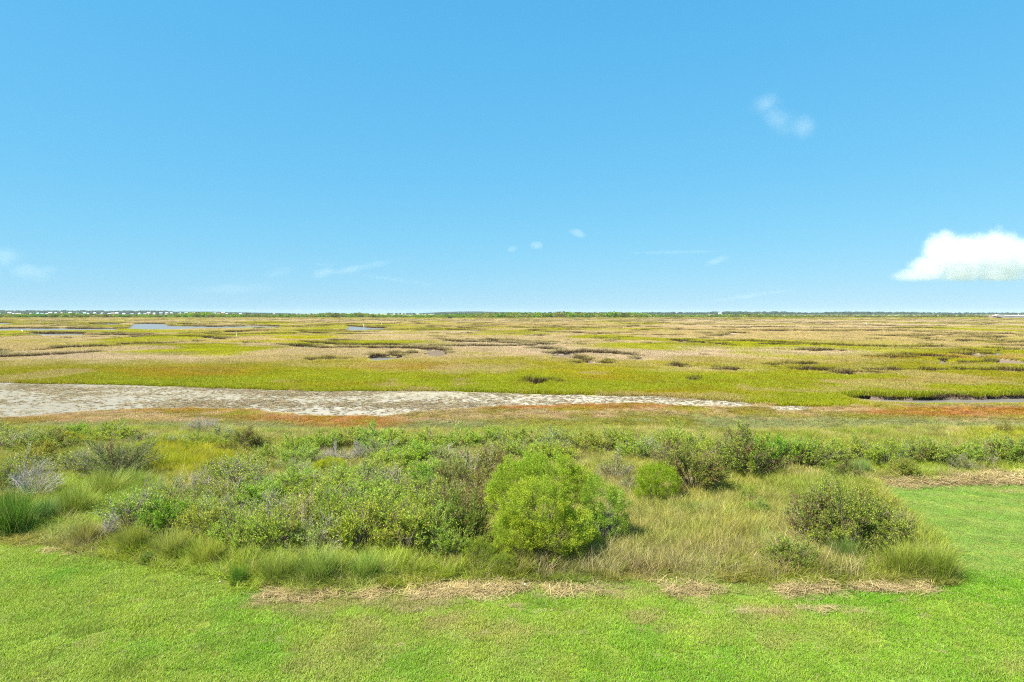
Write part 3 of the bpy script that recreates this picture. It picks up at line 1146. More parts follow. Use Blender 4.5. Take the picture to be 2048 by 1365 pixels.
def make_shrub(seed, wid=2.0, hei=1.5, stems=48, twigs=9, leaves=13, leafless=.15, leaf=(.060, .024), dead=.04, lumps=5, low=.0):
    """A many-stemmed shrub: fanning stems, side twigs, small leaves clustered on the outer twigs."""
    r = np.random.default_rng(seed)
    R = wid / 2
    # a lumpy dome: every stem ends on it
    la = r.uniform(0, 2 * pi, lumps)
    lr = R * r.uniform(.35, .85, lumps)
    lz = r.uniform(.58, 1.08, lumps)
    a = r.uniform(0, 2 * pi, stems)
    q = np.sqrt(r.uniform(0.02, 1, stems))
    ex, ey = R * q * np.cos(a), R * q * np.sin(a)
    near = np.argmin((ex[:, None] - lr * np.cos(la)) ** 2 + (ey[:, None] - lr * np.sin(la)) ** 2, axis=1)
    ez = hei * lz[near] * np.sqrt(np.clip(1.05 - q * q * .85, .05, 1)) * r.uniform(.72, 1.08, stems)
    A = np.stack([ex * .14 + r.normal(0, .06, stems), ey * .14 + r.normal(0, .06, stems), np.zeros(stems)], -1)
    E = np.stack([ex, ey, ez], -1)
    B = A * .5 + E * .5 + np.stack([-ex * .16, -ey * .16, ez * .16], -1) + r.normal(0, .06, (stems, 3))
    P = bez(A, B, E, 6)
    rad = np.linspace(.012, .0045, 6)[None] * r.uniform(.7, 1.4, (stems, 1))
    sv, st = tube_np(P, rad)
    # twigs
    n = stems * twigs
    si = np.repeat(np.arange(stems), twigs)
    tt = r.uniform(.38, 1.0, n) ** .8
    k0 = np.clip((tt * 5).astype(int), 0, 4)
    f = tt * 5 - k0
    base = P[si, k0] * (1 - f[:, None]) + P[si, k0 + 1] * f[:, None]
    sd = P[si, k0 + 1] - P[si, k0]
    sd /= np.linalg.norm(sd, axis=1, keepdims=True) + 1e-9
    out = E[si] - np.array([0, 0, hei * .25])
    out /= np.linalg.norm(out, axis=1, keepdims=True) + 1e-9
    td = sd * .5 + out * .45 + r.normal(0, .5, (n, 3)) + np.array([0, 0, .32])
    td /= np.linalg.norm(td, axis=1, keepdims=True)
    tl = r.uniform(.14, .38, n) * (wid / 2.0) ** .5
    tip = base + td * tl[:, None]
    tip[:, 2] = np.maximum(tip[:, 2], .03)
    mid = (base + tip) / 2 + r.normal(0, .03, (n, 3))
    TP = bez(base, mid, tip, 3)
    trad = np.linspace(.0048, .0022, 3)[None] * r.uniform(.7, 1.3, (n, 1))
    tv, tr_ = tube_np(TP, trad)
    bv = np.concatenate([sv, tv])
    bt = np.concatenate([st, tr_ + len(sv)])
    bc = np.zeros((len(bv), 3))
    bc[:len(sv), 1] = np.repeat(r.uniform(0, .8, stems), 18)
    bc[len(sv):, 1] = np.repeat(r.uniform(.2, 1, n), 9)
    if leaves <= 0:
        return (bv, bt, bc), None
    bare = r.uniform(0, 1, stems) < leafless
    keep = ~bare[si] & (r.uniform(0, 1, n) < .93)
    keep &= (base[:, 2] > low * hei) | (r.uniform(0, 1, n) < .35)
    ki = np.nonzero(keep)[0]
    li = np.repeat(ki, leaves)
    m = len(li)
    s = r.uniform(.12, 1.08, m)
    pos = base[li] * (1 - s[:, None]) + tip[li] * s[:, None] + r.normal(0, .018, (m, 3))
    ax = td[li] * .7 + r.normal(0, .7, (m, 3)) + np.array([0, 0, .25])
    L = leaf[0] * r.uniform(.55, 1.25, m)
    lv, lt = leaves_np(pos, ax, L, leaf[1] / leaf[0] * L, r)
    lc = np.zeros((m, 4, 3))
    stem_y = r.uniform(0, .55, stems)[si[li]]
    lc[:, :, 0] = np.clip(stem_y + r.normal(0, .22, m), 0, 1)[:, None]
    lc[:, :, 1] = r.uniform(0, 1, m)[:, None]
    stem_dead = (r.uniform(0, 1, stems) < dead)[si[li]]
    lc[:, :, 2] = np.clip(stem_dead * r.uniform(.5, 1, m) + (r.uniform(0, 1, m) < dead) * .8, 0, 1)[:, None]
    return (bv, bt, bc), (lv, lt, lc.reshape(-1, 3))


def make_feathery(seed, lobes, puff=.15, per=46, leaf=(.05, .0105), inner=.35, stems=46, gaps=.12):
    """A dense, fine-leaved bush: feathery sprays over a set of rounded lobes (x, y, z, rx, ry, rz)."""
    r = np.random.default_rng(seed)
    cs, ns = [], []
    for (x, y, z, rx, ry, rz) in lobes:
        area = 4 * pi * ((rx * ry) ** 1.6 / 3 + (rx * rz) ** 1.6 / 3 + (ry * rz) ** 1.6 / 3) ** (1 / 1.6)
        n = int(area / (puff * puff) * 1.5)
        d = r.normal(0, 1, (n, 3))
        d /= np.linalg.norm(d, axis=1, keepdims=True)
        d = d[d[:, 2] > -.55]
        n = len(d)
        depth = np.where(r.uniform(0, 1, n) < inner, r.uniform(.55, .92, n), r.uniform(.90, 1.04, n))
        bump = 1 + .30 * (fbm(d[:, 0] * 4.2 + x * 5 + 7, d[:, 1] * 4.2 + d[:, 2] * 5.1 + y * 3, seed, 3) - .5) * 2
        p = d * depth[:, None] * bump[:, None] * np.array([rx, ry, rz]) + np.array([x, y, z])
        ok = p[:, 2] > .06
        # open, thinner places low on the bush
        hole = fbm(p[:, 0] * 2.6 + 3, p[:, 2] * 2.6 + p[:, 1] * 1.7, seed + 9, 3)
        ok &= ~((hole < .32 + gaps * (1 - np.clip(p[:, 2] / (z + rz), 0, 1)) * 1.6) & (depth > .5) & (r.uniform(0, 1, n) < .85))
        for (x2, y2, z2, a2, b2, c2) in lobes:
            if (x2, y2, z2) == (x, y, z):
                continue
            e = ((p[:, 0] - x2) / a2) ** 2 + ((p[:, 1] - y2) / b2) ** 2 + ((p[:, 2] - z2) / c2) ** 2
            ok &= e > .55
        nn = d / np.array([rx, ry, rz])
        nn /= np.linalg.norm(nn, axis=1, keepdims=True)
        cs.append(p[ok])
        ns.append(nn[ok])
    c, nrm = np.concatenate(cs), np.concatenate(ns)
    k = len(c)
    ax0 = nrm * .75 + np.array([0, 0, .55]) + r.normal(0, .18, (k, 3))
    ax0 /= np.linalg.norm(ax0, axis=1, keepdims=True)
    i = np.repeat(np.arange(k), per)
    m = len(i)
    s = r.uniform(-.2, 1, m)
    pos = c[i] + ax0[i] * (s * puff * 1.05)[:, None] + r.normal(0, puff * .33, (m, 3)) * (1.1 - .5 * np.clip(s, 0, 1))[:, None]
    pos[:, 2] = np.maximum(pos[:, 2], .03)
    ax = ax0[i] * .9 + r.normal(0, .5, (m, 3))
    L = leaf[0] * r.uniform(.6, 1.3, m)
    lv, lt = leaves_np(pos, ax, L, leaf[1] / leaf[0] * L, r, .1)
    lc = np.zeros((m, 4, 3))
    py_ = np.clip(.5 * fbm(c[:, 0] * 1.6, c[:, 2] * 1.6 + c[:, 1], seed + 3, 3) * 2 - .25 + r.normal(0, .12, k), 0, 1)
    lc[:, :, 0] = np.clip(py_[i] * .7 + .2 * s + r.normal(0, .08, m), 0, 1)[:, None]
    lc[:, :, 1] = np.clip(r.uniform(0, 1, k)[i] * .45 + r.uniform(0, .55, m), 0, 1)[:, None]
    lc[:, :, 2] = ((r.uniform(0, 1, m) < .02) * .7)[:, None]
    # branches reaching into the lobes
    zmax = max(l[2] + l[5] for l in lobes)
    pick = r.integers(0, k, stems)
    E = c[pick] * np.array([.93, .93, .93])
    A = np.stack([E[:, 0] * .25 + r.normal(0, .12, stems), E[:, 1] * .25 + r.normal(0, .12, stems), np.zeros(stems)], -1)
    B = (A + E) / 2 + np.stack([-E[:, 0] * .12, -E[:, 1] * .12, E[:, 2] * .12], -1) + r.normal(0, .1, (stems, 3))
    P = bez(A, B, E, 8)
    rad = np.linspace(.020, .004, 8)[None] * r.uniform(.6, 1.4, (stems, 1))
    sv, st = tube_np(P, rad)
    sc = np.zeros((len(sv), 3))
    sc[:, 1] = np.repeat(r.uniform(0, 1, stems), 24)
    return (sv, st, sc), (lv, lt, lc.reshape(-1, 3))


PROTO = {}


def proto(kind, build, k, wid, hei, seed0):
    PROTO[kind] = []
    for i in range(k):
        br, lf = build(seed0 + i)
        PROTO[kind].append((mesh_np('%s_branches' % kind, *br, mat=M_BARK),
                            mesh_np('%s_leaves' % kind, *lf, mat=M_LEAF) if lf else None, wid, hei))


proto('L', lambda s: make_shrub(s, stems=60, twigs=10, leaves=19, leafless=.10, low=.25), 4, 2.0, 1.5, 100)
proto('T', lambda s: make_shrub(s, stems=60, twigs=9, leaves=14, leafless=.42, low=.35, dead=.05), 4, 2.0, 1.45, 200)
proto('D', lambda s: make_shrub(s, stems=56, twigs=12, leaves=2, leafless=.8, low=.3, dead=.1), 3, 2.0, 1.3, 300)
proto('R', lambda s: make_shrub(s, stems=64, twigs=9, leaves=17, leafless=.16, low=.25, dead=.20), 3, 2.0, 1.35, 400)
proto('B', lambda s: make_shrub(s, wid=4.0, hei=2.2, stems=170, twigs=10, leaves=24, leafless=.05, low=.05, dead=.10, lumps=12, leaf=(.066, .028)), 2, 4.0, 2.2, 450)
proto('G', lambda s: make_shrub(s, wid=4.0, hei=1.9, stems=150, twigs=10, leaves=14, leafless=.18, low=.15, dead=.05, lumps=9), 1, 4.0, 1.9, 470)
proto('K', lambda s: make_shrub(s, stems=64, twigs=10, leaves=19, leafless=.14, low=.15, dead=.07), 3, 2.0, 1.5, 500)
proto('F', lambda s: make_feathery(s, [(0, 0, .78, .85, .8, .62), (-.45, .1, .5, .55, .55, .42), (.5, -.1, .5, .52, .55, .44)], puff=.14, per=60, stems=22, leaf=(.052, .0135)), 2, 2.0, 1.42, 600)

BARKS = dict(L=(.24, .195, .14), T=(.33, .285, .235), D=(.36, .32, .275), R=(.26, .195, .145), B=(.25, .19, .145), G=(.24, .20, .155), K=(.21, .165, .12), F=(.17, .14, .10))
GREENS = dict(L=(.272, .402, .040), T=(.270, .378, .058), D=(.21, .25, .06), R=(.24, .295, .05), B=(.24, .315, .075), G=(.175, .245, .055), K=(.225, .325, .042), F=(.245, .335, .020))
NAMES = dict(L='marsh_shrub', T='twiggy_shrub', D='bare_shrub', R='brown_tipped_shrub', B='brown_tipped_shrub', G='grey_green_shrub', K='dark_shrub', F='feathery_bush')
SHRUBS = []          # everything placed, for ordinal labels


def place_shrub(px, v, wpx, hpx, kind, label=None, green=None, row=None, bark=None, k=None):
    x, y = G(px, v)
    sc = y / F
    W, Hh = wpx * sc, hpx * sc
    lst = PROTO[kind]
    k = len(SHRUBS) if k is None else k
    bm, lm, pw, ph = lst[k % len(lst)]
    r = random.Random(px * 31 + v * 7 + k)
    green = tuple(np.array(green) * np.array([1.4, 1.45, .9])) if green else None
    root = link(NAMES[kind], None, None, (x, y, -0.02), r.uniform(0, 2 * pi), (W / pw * r.uniform(.97, 1.06), W / pw * r.uniform(.9, 1.05), Hh / ph * 1.02))
    root.empty_display_size = .3
    b = link('branches', bm, root)
    bk = np.array(bark or BARKS[kind]) * r.uniform(.85, 1.2)
    b.color = (*bk, 1)
    if lm:
        f = link('foliage', lm, root)
        g = np.array(green or GREENS[kind]) * np.array([r.uniform(.88, 1.15), r.uniform(.92, 1.1), r.uniform(.8, 1.3)])
        f.color = (*g, 1)
    tag(root, label, 'bush' if kind == 'F' else 'shrub')
    SHRUBS.append((px, root, row, kind))
    return root


# the big two-domed bush in the middle
def build_big_bush():
    x, y = G(1085, 1128)
    y += .55
    S = y / F                                       # metres per photo pixel at the bush
    def lobe(px, pv_top, pv_bot, w, dy, ry):
        yy = y + dy
        s = yy / F
        zt = CAMH - (pv_top - HZ) * s
        zb = max(CAMH - (pv_bot - HZ) * s, -.25)
        return ((px - 1024) * s - x, dy, (zt + zb) / 2, w * s / 2, ry, (zt - zb) / 2)
    lobes = [lobe(1072, 966, 1075, 128, -.3, .85), lobe(1030, 1030, 1120, 92, -.5, .6), lobe(1122, 1018, 1110, 105, -.35, .7),
             lobe(1160, 1030, 1100, 62, .1, .5), lobe(1075, 1040, 1135, 110, -.75, .6), lobe(1010, 1078, 1132, 60, -.4, .4), lobe(1125, 1085, 1135, 70, -.6, .4)]
    br, lf = make_feathery(901, lobes, puff=.16, per=80, stems=44, gaps=.16, leaf=(.052, .0135))
    root = link('feathery_bush', None, None, (x, y, 0))
    b = link('branches', mesh_np('branches', *br, mat=M_BARK), root)
    b.color = (.19, .15, .105, 1)
    f = link('foliage', mesh_np('foliage', *lf, mat=M_LEAF), root)
    f.color = (.288, .396, .033, 1)
    tag(root, 'large rounded yellow-green bush with a dark hollow at its foot, in the middle foreground', 'bush')
    x0, y0 = x, y
    y += 1.9
    x = (1090 - 1024) * y / F
    lobes = [lobe(1098, 912, 1030, 120, .1, .9), lobe(1030, 928, 1040, 92, -.1, .8), lobe(1155, 938, 1030, 66, 0, .6), lobe(1003, 960, 1050, 50, -.1, .5), lobe(1065, 918, 1020, 90, 0, .8)]
    br, lf = make_feathery(911, lobes, puff=.16, per=80, stems=34, gaps=.02, leaf=(.052, .0135))
    root = link('feathery_bush', None, None, (x, y, 0))
    b = link('branches', mesh_np('branches', *br, mat=M_BARK), root)
    b.color = (.19, .15, .105, 1)
    f = link('foliage', mesh_np('foliage', *lf, mat=M_LEAF), root)
    f.color = (.272, .396, .033, 1)
    tag(root, 'tall bright yellow-green bush rising just behind the large bush in the middle', 'bush')
    y = y0 + .9
    x = (1215 - 1024) * y / F
    lobes = [lobe(1224, 982, 1075, 58, .1, .5), lobe(1196, 962, 1035, 58, .3, .5), lobe(1190, 1036, 1100, 66, -.2, .45), lobe(1232, 1025, 1085, 44, 0, .4), lobe(1168, 990, 1060, 46, .2, .4)]
    br, lf = make_feathery(921, lobes, puff=.15, per=64, stems=50, gaps=.35, inner=.25, leaf=(.052, .0135))
    root = link('feathery_bush', None, None, (x, y, 0))
    b = link('branches', mesh_np('branches', *br, mat=M_BARK), root)
    b.color = (.30, .26, .22, 1)
    f = link('foliage', mesh_np('foliage', *lf, mat=M_LEAF), root)
    f.color = (.225, .365, .042, 1)
    tag(root, 'fresh green bush with pale bare branches, against the right flank of the large bush', 'bush')


build_big_bush()

YEL, BRI, GRY, DRK, OLV = (.24, .26, .018), (.125, .245, .022), (.155, .195, .065), (.10, .15, .03), (.175, .19, .035)
NAMED = [
    (660, 960, 72, 42, 'F', 'small yellow-green feathery bush among grey twigs, left of centre', YEL),
    (130, 900, 58, 34, 'F', 'little lime-yellow bush beside yellow grass near the left edge', YEL),
    (1315, 1008, 98, 76, 'F', 'round bright green bush standing alone right of the large bush', (.175, .225, .014)),
    (960, 1132, 78, 52, 'F', 'low pale green bush at the left foot of the large bush', (.165, .215, .04)),
    (1005, 1150, 62, 40, 'F', 'lowest small bush hugging the front of the large bush', (.15, .20, .03)),
    (230, 962, 185, 84, 'G', 'broad dense grey-green shrub left of the yellow grass field', (.125, .185, .045)),
    (150, 955, 110, 62, 'T', 'grey twiggy shrub touching the left side of the broad grey-green shrub', None),
    (78, 935, 92, 58, 'L', 'yellowish leafy shrub above the pale dead branches at left', (.19, .235, .03)),
    (42, 965, 110, 66, 'T', 'grey half-dead shrub with long bare branches near the left edge', None),
    (62, 1005, 110, 66, 'D', 'grey dead shrub leaning over the dark grass tussock at left', None),
    (8, 990, 70, 66, 'K', 'dark olive shrub cut off by the left edge', None),
    (95, 908, 125, 56, 'K', 'dark twiggy shrub behind the little lime bush at far left', (.13, .18, .035)),
    (15, 905, 95, 56, 'T', 'grey-green twiggy shrub in the far left corner of the thicket', None),
    (490, 910, 95, 56, 'K', 'dark brown-green shrub right of the yellow grass field', (.13, .155, .03)),
    (480, 990, 140, 86, 'T', 'wide grey twiggy shrub in front of the dark brown-green one', None),
    (398, 988, 56, 44, 'D', 'whitish dead shrub below the yellow grass field', (.2, .2, .08)),
    (405, 868, 84, 30, 'D', 'silvery dead shrub at the meadow edge, behind the yellow grass', None),
    (676, 932, 86, 42, 'D', 'lilac-grey bare shrub just behind the small yellow-green bush', None),
    (722, 928, 55, 38, 'D', 'bare grey shrub right of the lilac-grey one', None),
    (845, 990, 82, 58, 'L', 'vivid green leafy shrub in the middle of the thicket', BRI),
    (905, 992, 80, 68, 'R', 'rusty brown and green shrub right of the vivid green shrub', None),
    (962, 1000, 92, 80, 'R', 'brown-tinged shrub left of the tall bright bush', None),
    (265, 1066, 150, 94, 'T', 'spreading grey twiggy shrub near the left lawn corner', None),
    (335, 1074, 125, 84, 'L', 'bright leafy shrub amid grey twigs above the left lawn', BRI),
    (214, 1082, 62, 48, 'D', 'small white-twigged dead shrub above the tan straw patch', None),
    (296, 1130, 38, 26, 'L', 'small dark leafy weed on the left lawn edge', (.10, .19, .03)),
    (1695, 1098, 225, 132, 'B', 'big rounded shrub with red-brown tips beside the right field', (.170, .225, .050)),
    (1768, 1082, 110, 92, 'R', 'right shoulder shrub of the big red-brown tipped one', (.16, .195, .06)),
    (1625, 1092, 120, 92, 'R', 'left shoulder shrub of the big red-brown tipped one', (.15, .185, .045)),
    (1578, 1132, 108, 72, 'K', 'dark low shrub behind dry stalks, left of the big brown-tipped shrub', None),
    (1690, 1108, 70, 52, 'L', 'fresh green low growth at the foot of the big brown-tipped shrub', (.12, .22, .03)),
    (1496, 1012, 46, 38, 'L', 'small vivid green sapling shrub in the olive grass field', BRI),
    (1515, 1038, 58, 38, 'L', 'small leafy shrub just below the vivid sapling in the grass', BRI),
    (1390, 992, 130, 100, 'K', 'dark shrub with brown twiggy foot right of the round bright bush', (.135, .17, .03)),
    (1500, 958, 140, 100, 'K', 'tallest dark green shrub of the far right thicket', (.13, .185, .03)),
    (1545, 938, 92, 74, 'L', 'bright-topped shrub on the right side of the tallest dark shrub', BRI),
    (1452, 950, 105, 84, 'R', 'brownish shrub on the left side of the tallest dark shrub', None),
    (1692, 964, 74, 46, 'K', 'dark squat shrub on the straw strip behind the right field', (.09, .14, .025)),
    (1806, 955, 62, 50, 'K', 'dark shrub right of the bluish tussock on the straw strip', None),
    (2008, 873, 32, 28, 'K', 'lone small shrub out in the salt meadow at right', OLV),
    (1228, 965, 84, 58, 'T', 'grey-green twiggy shrub between the bright bushes', GRY),
    (1262, 990, 52, 42, 'T', 'small grey shrub touching the round bright bush', GRY),
    (935, 1105, 125, 118, 'K', 'dark leafy shrub pressed against the left of the large bush', (.12, .17, .028)),
    (1926, 944, 62, 38, 'T', 'greyish rounded shrub in front of the right hedge row', GRY),
]
for (px, v, w, h, k, lab, g) in NAMED:
    place_shrub(px, v, w, h, k, lab, g)

ROWS = {
    'farleft': ('far left row', [(150, 880, 56, 34, 'L'), (183, 884, 60, 34, 'L'), (235, 888, 96, 42, 'L'), (215, 880, 60, 36, 'L'), (285, 892, 70, 26, 'T'),
                (320, 897, 70, 28, 'L'), (350, 897, 72, 30, 'T'), (398, 902, 76, 36, 'L'), (440, 882, 66, 32, 'T'), (55, 888, 70, 34, 'T'), (465, 900, 60, 38, 'L')]),
    'farmid': ('far centre row', [(548, 932, 76, 46, 'L'), (592, 920, 84, 48, 'L'), (640, 908, 104, 48, 'L'), (700, 900, 94, 46, 'L'), (752, 902, 100, 50, 'L'),
               (760, 925, 110, 48, 'T'), (806, 910, 100, 52, 'L'), (820, 935, 105, 46, 'L'), (862, 905, 90, 46, 'L'), (880, 935, 100, 50, 'T'), (915, 905, 90, 48, 'L'),
               (965, 902, 92, 48, 'L'), (935, 955, 110, 55, 'T'), (600, 940, 90, 46, 'L'), (780, 942, 100, 46, 'L'), (850, 932, 100, 46, 'L'), (1050, 925, 96, 48, 'L'), (1110, 930, 96, 48, 'L'), (1000, 920, 96, 50, 'T'), (1015, 898, 86, 44, 'L'), (1062, 900, 90, 46, 'L'), (1110, 905, 92, 48, 'T'),
               (1128, 898, 80, 42, 'L'), (1165, 908, 92, 52, 'L'), (1205, 912, 84, 52, 'L'), (985, 950, 90, 50, 'R')]),
    'farright': ('row left of tallest dark shrub', [(1245, 912, 84, 56, 'L'), (1272, 922, 90, 52, 'L'), (1308, 928, 86, 58, 'T'), (1345, 908, 88, 58, 'L'), (1352, 946, 92, 56, 'R'),
                 (1400, 922, 84, 58, 'L'), (1425, 935, 80, 54, 'L'), (1472, 930, 80, 60, 'R')]),
    'hedge': ('hedge row behind the right field', [(1590, 938, 86, 66, 'L'), (1622, 940, 84, 62, 'K'), (1650, 930, 84, 58, 'L'), (1700, 925, 84, 54, 'L'), (1738, 930, 76, 48, 'T'), (1772, 938, 92, 62, 'L'),
              (1812, 928, 70, 46, 'T'), (1842, 930, 82, 52, 'K'), (1876, 934, 84, 56, 'L'), (1902, 925, 70, 44, 'L'), (1932, 930, 80, 48, 'L'), (1960, 932, 70, 44, 'T'), (1990, 928, 84, 58, 'L'),
              (2030, 932, 84, 58, 'K'), (2075, 930, 90, 56, 'L'), (2130, 930, 100, 56, 'L'), (2190, 928, 90, 54, 'K')]),
    'middle': ('middle belt of the thicket', [(540, 1000, 110, 60, 'T'), (590, 1005, 110, 62, 'L'), (640, 1000, 110, 60, 'T'), (690, 1005, 110, 62, 'L'), (735, 985, 120, 60, 'T'), (740, 1012, 110, 60, 'L'),
               (795, 990, 110, 58, 'T'), (800, 1020, 120, 66, 'T'), (860, 1022, 120, 66, 'L'), (920, 1030, 110, 72, 'R'), (450, 1025, 130, 74, 'T'), (515, 1030, 120, 74, 'L'),
               (395, 1030, 100, 66, 'T'), (340, 1010, 100, 60, 'T'), (600, 985, 100, 50, 'L'), (700, 968, 100, 46, 'L'), (765, 962, 100, 46, 'L'), (850, 962, 100, 46, 'L'), (900, 965, 90, 50, 'L'), (655, 985, 100, 50, 'T'), (500, 950, 90, 46, 'L'), (440, 958, 80, 44, 'L'), (700, 1028, 120, 66, 'L'), (300, 1045, 100, 60, 'L'), (400, 1058, 100, 66, 'L'), (610, 960, 80, 40, 'T'), (970, 1040, 90, 74, 'R'), (580, 950, 70, 34, 'T')]),
    'front': ('front of the thicket', [(402, 1086, 112, 84, 'L'), (445, 1070, 120, 84, 'T'), (482, 1106, 118, 92, 'L'), (545, 1112, 130, 98, 'L'), (600, 1094, 140, 104, 'T'),
              (640, 1112, 120, 92, 'T'), (668, 1090, 130, 104, 'L'), (722, 1108, 140, 112, 'L'), (775, 1092, 130, 104, 'L'), (815, 1116, 130, 108, 'L'), (868, 1112, 130, 112, 'L'),
              (905, 1128, 90, 70, 'L'), (760, 1052, 140, 84, 'L'), (690, 1050, 130, 80, 'T'), (620, 1048, 130, 80, 'L'), (555, 1055, 120, 80, 'T'), (840, 1060, 120, 84, 'L'),
              (520, 1128, 80, 52, 'K'), (580, 1128, 70, 40, 'T'), (900, 1070, 110, 90, 'R')]),
}
ORD = ['first', 'second', 'third', 'fourth', 'fifth', 'sixth', 'seventh', 'eighth', 'ninth', 'tenth', 'eleventh', 'twelfth', 'thirteenth', 'fourteenth', 'fifteenth', 'sixteenth',
       'seventeenth', 'eighteenth', 'nineteenth', 'twentieth', 'twenty-first', 'twenty-second', 'twenty-third', 'twenty-fourth', 'twenty-fifth', 'twenty-sixth', 'twenty-seventh',
       'twenty-eighth', 'twenty-ninth', 'thirtieth', 'thirty-first', 'thirty-second', 'thirty-third', 'thirty-fourth', 'thirty-fifth', 'thirty-sixth', 'thirty-seventh', 'thirty-eighth',
       'thirty-ninth', 'fortieth']
KW = dict(L='leafy green shrub', T='grey twiggy shrub', R='brown-tinged shrub', K='dark green shrub')
for key, (where, items) in ROWS.items():
    items = sorted(items)
    seen = {}
    for (px, v, w, h, k) in items:
        i = seen.get(k, 0)
        seen[k] = i + 1
        o = place_shrub(px, v, w, h, k, row=key)
        many = sum(1 for it in items if it[4] == k) > 1
        o['label'] = ('%s, %s such from the left in the %s' % (KW[k], ORD[i], where)) if many else 'the only %s in the %s' % (KW[k], where)
        o['group'] = 'shrubs in the ' + where

# ------------------------------------------------------------------ single grass tussocks
TUS = []
for i in range(3):
    a = blades(700 + i, 1300, .42, .40, 1.05, .0095, .20, .42, dead=.08, fan=.45, wind=(.22, -.06))
    b = blades(720 + i, 900, .62, .22, .7, .0095, .35, .6, dead=.16, fan=.4, wind=(.18, -.05))
    TUS.append(mesh_np('tussock_blades', *merge([a, b]), mat=M_TUSSOCK))
TUSSOCKS = [
    (22, 1078, 120, 112, (.085, .17, .020), 'dark green arching grass tussock at the left edge'),
    (92, 1052, 84, 58, (.085, .165, .045), 'bluish-green grass tussock right of the dark left-edge one'),
    (150, 1040, 110, 74, (.185, .235, .04), 'light green soft grass tussock below the broad grey-green shrub'),
    (215, 1005, 120, 66, (.20, .24, .045), 'pale yellow-green grass tussock in the dip at left'),
    (262, 985, 90, 46, (.16, .225, .045), 'smaller pale tussock at the top of the left dip'),
    (478, 1176, 50, 46, (.075, .165, .014), 'dark green ball-like tussock sticking out onto the lawn'),
    (1872, 1166, 105, 78, (.165, .215, .030), 'yellow-green arching tussock at the corner of the right field'),
    (1808, 1158, 105, 78, (.195, .235, .035), 'golden green tussock next to the field-corner tussock'),
    (1690, 1132, 100, 62, (.14, .215, .055), 'blue-green long-bladed tussock below the big brown-tipped shrub'),
    (640, 1172, 130, 78, (.165, .225, .045), 'wide fresh green tussock in front of the thicket'),
    (555, 1172, 100, 70, (.175, .225, .04), 'fresh tussock left of the wide front tussock'),
    (730, 1168, 100, 62, (.155, .225, .04), 'fresh tussock right of the wide front tussock'),
    (265, 1110, 90, 62, (.165, .195, .030), 'olive grass tussock on the edge of the left lawn'),
    (345, 1122, 100, 66, (.195, .225, .045), 'pale windblown tussock above the small leafy weed'),
    (415, 1138, 90, 62, (.205, .235, .030), 'yellowish tussock left of the dark ball-like one'),
    (1722, 955, 52, 36, (.13, .205, .055), 'bluish tussock on the straw strip behind the right field'),
    (1395, 1040, 70, 34, (.115, .155, .035), 'dark patchy tussock in the olive grass field'),
    (170, 1098, 70, 60, (.205, .205, .05), 'tan-tinged tussock beside the tan straw patch'),
    (1160, 1135, 90, 50, (.10, .135, .03), 'shaded dark tussock at the right foot of the large bush'),  # blade colour darkened to stand in for the large bush's shadow
]
for i, (px, v, w, h, c, lab) in enumerate(TUSSOCKS):
    x, y = G(px, v - 6)
    s = y / F
    o = link('grass_tussock', TUS[i % 3], None, (x, y, -.01), 0.3 * i, (w * s / 1.9, w * s / 1.9, h * s / .92))
    o.color = (*(np.array(c) * np.array([1.45, 1.4, 1.1])), 1)
    tag(o, lab, 'grass tussock')


# ------------------------------------------------------------------ far things
def crown_np(seed, n=260, size=.17, squash=.8):
    """An uneven crown of leaf clumps about one unit across, foot at z = 0."""
    r = np.random.default_rng(seed)
    d = r.normal(0, 1, (n, 3))
    d /= np.linalg.norm(d, axis=1, keepdims=True)
    rad = r.uniform(.55, 1.0, n) * (1 + .35 * (fbm(d[:, 0] * 2 + 5, d[:, 1] * 2 + d[:, 2] * 1.5, seed, 3) - .5) * 2)
    p = d * rad[:, None] * np.array([.5, .5, .5 * squash]) + np.array([0, 0, .5 * squash])
    p[:, 2] = np.maximum(p[:, 2], .02)
    v, t = leaves_np(p, d + r.normal(0, .6, (n, 3)), size * r.uniform(.6, 1.3, n), size * .8 * r.uniform(.6, 1.3, n), r, .2)
    c = np.ones((n, 4, 3))
    c[:, :, 1] = r.uniform(0, 1, n)[:, None]
    c[:, :, 2] = 0
    return v, t, c.reshape(-1, 3)


PR_CROWN = proto_collection('scrub_crown', [mesh_np('scrub_crown_%d' % i, *crown_np(60 + i), mat=M_GRASS) for i in range(5)])


def prof(px, pts):
    return np.interp(px, [p[0] for p in pts], [p[1] for p in pts])


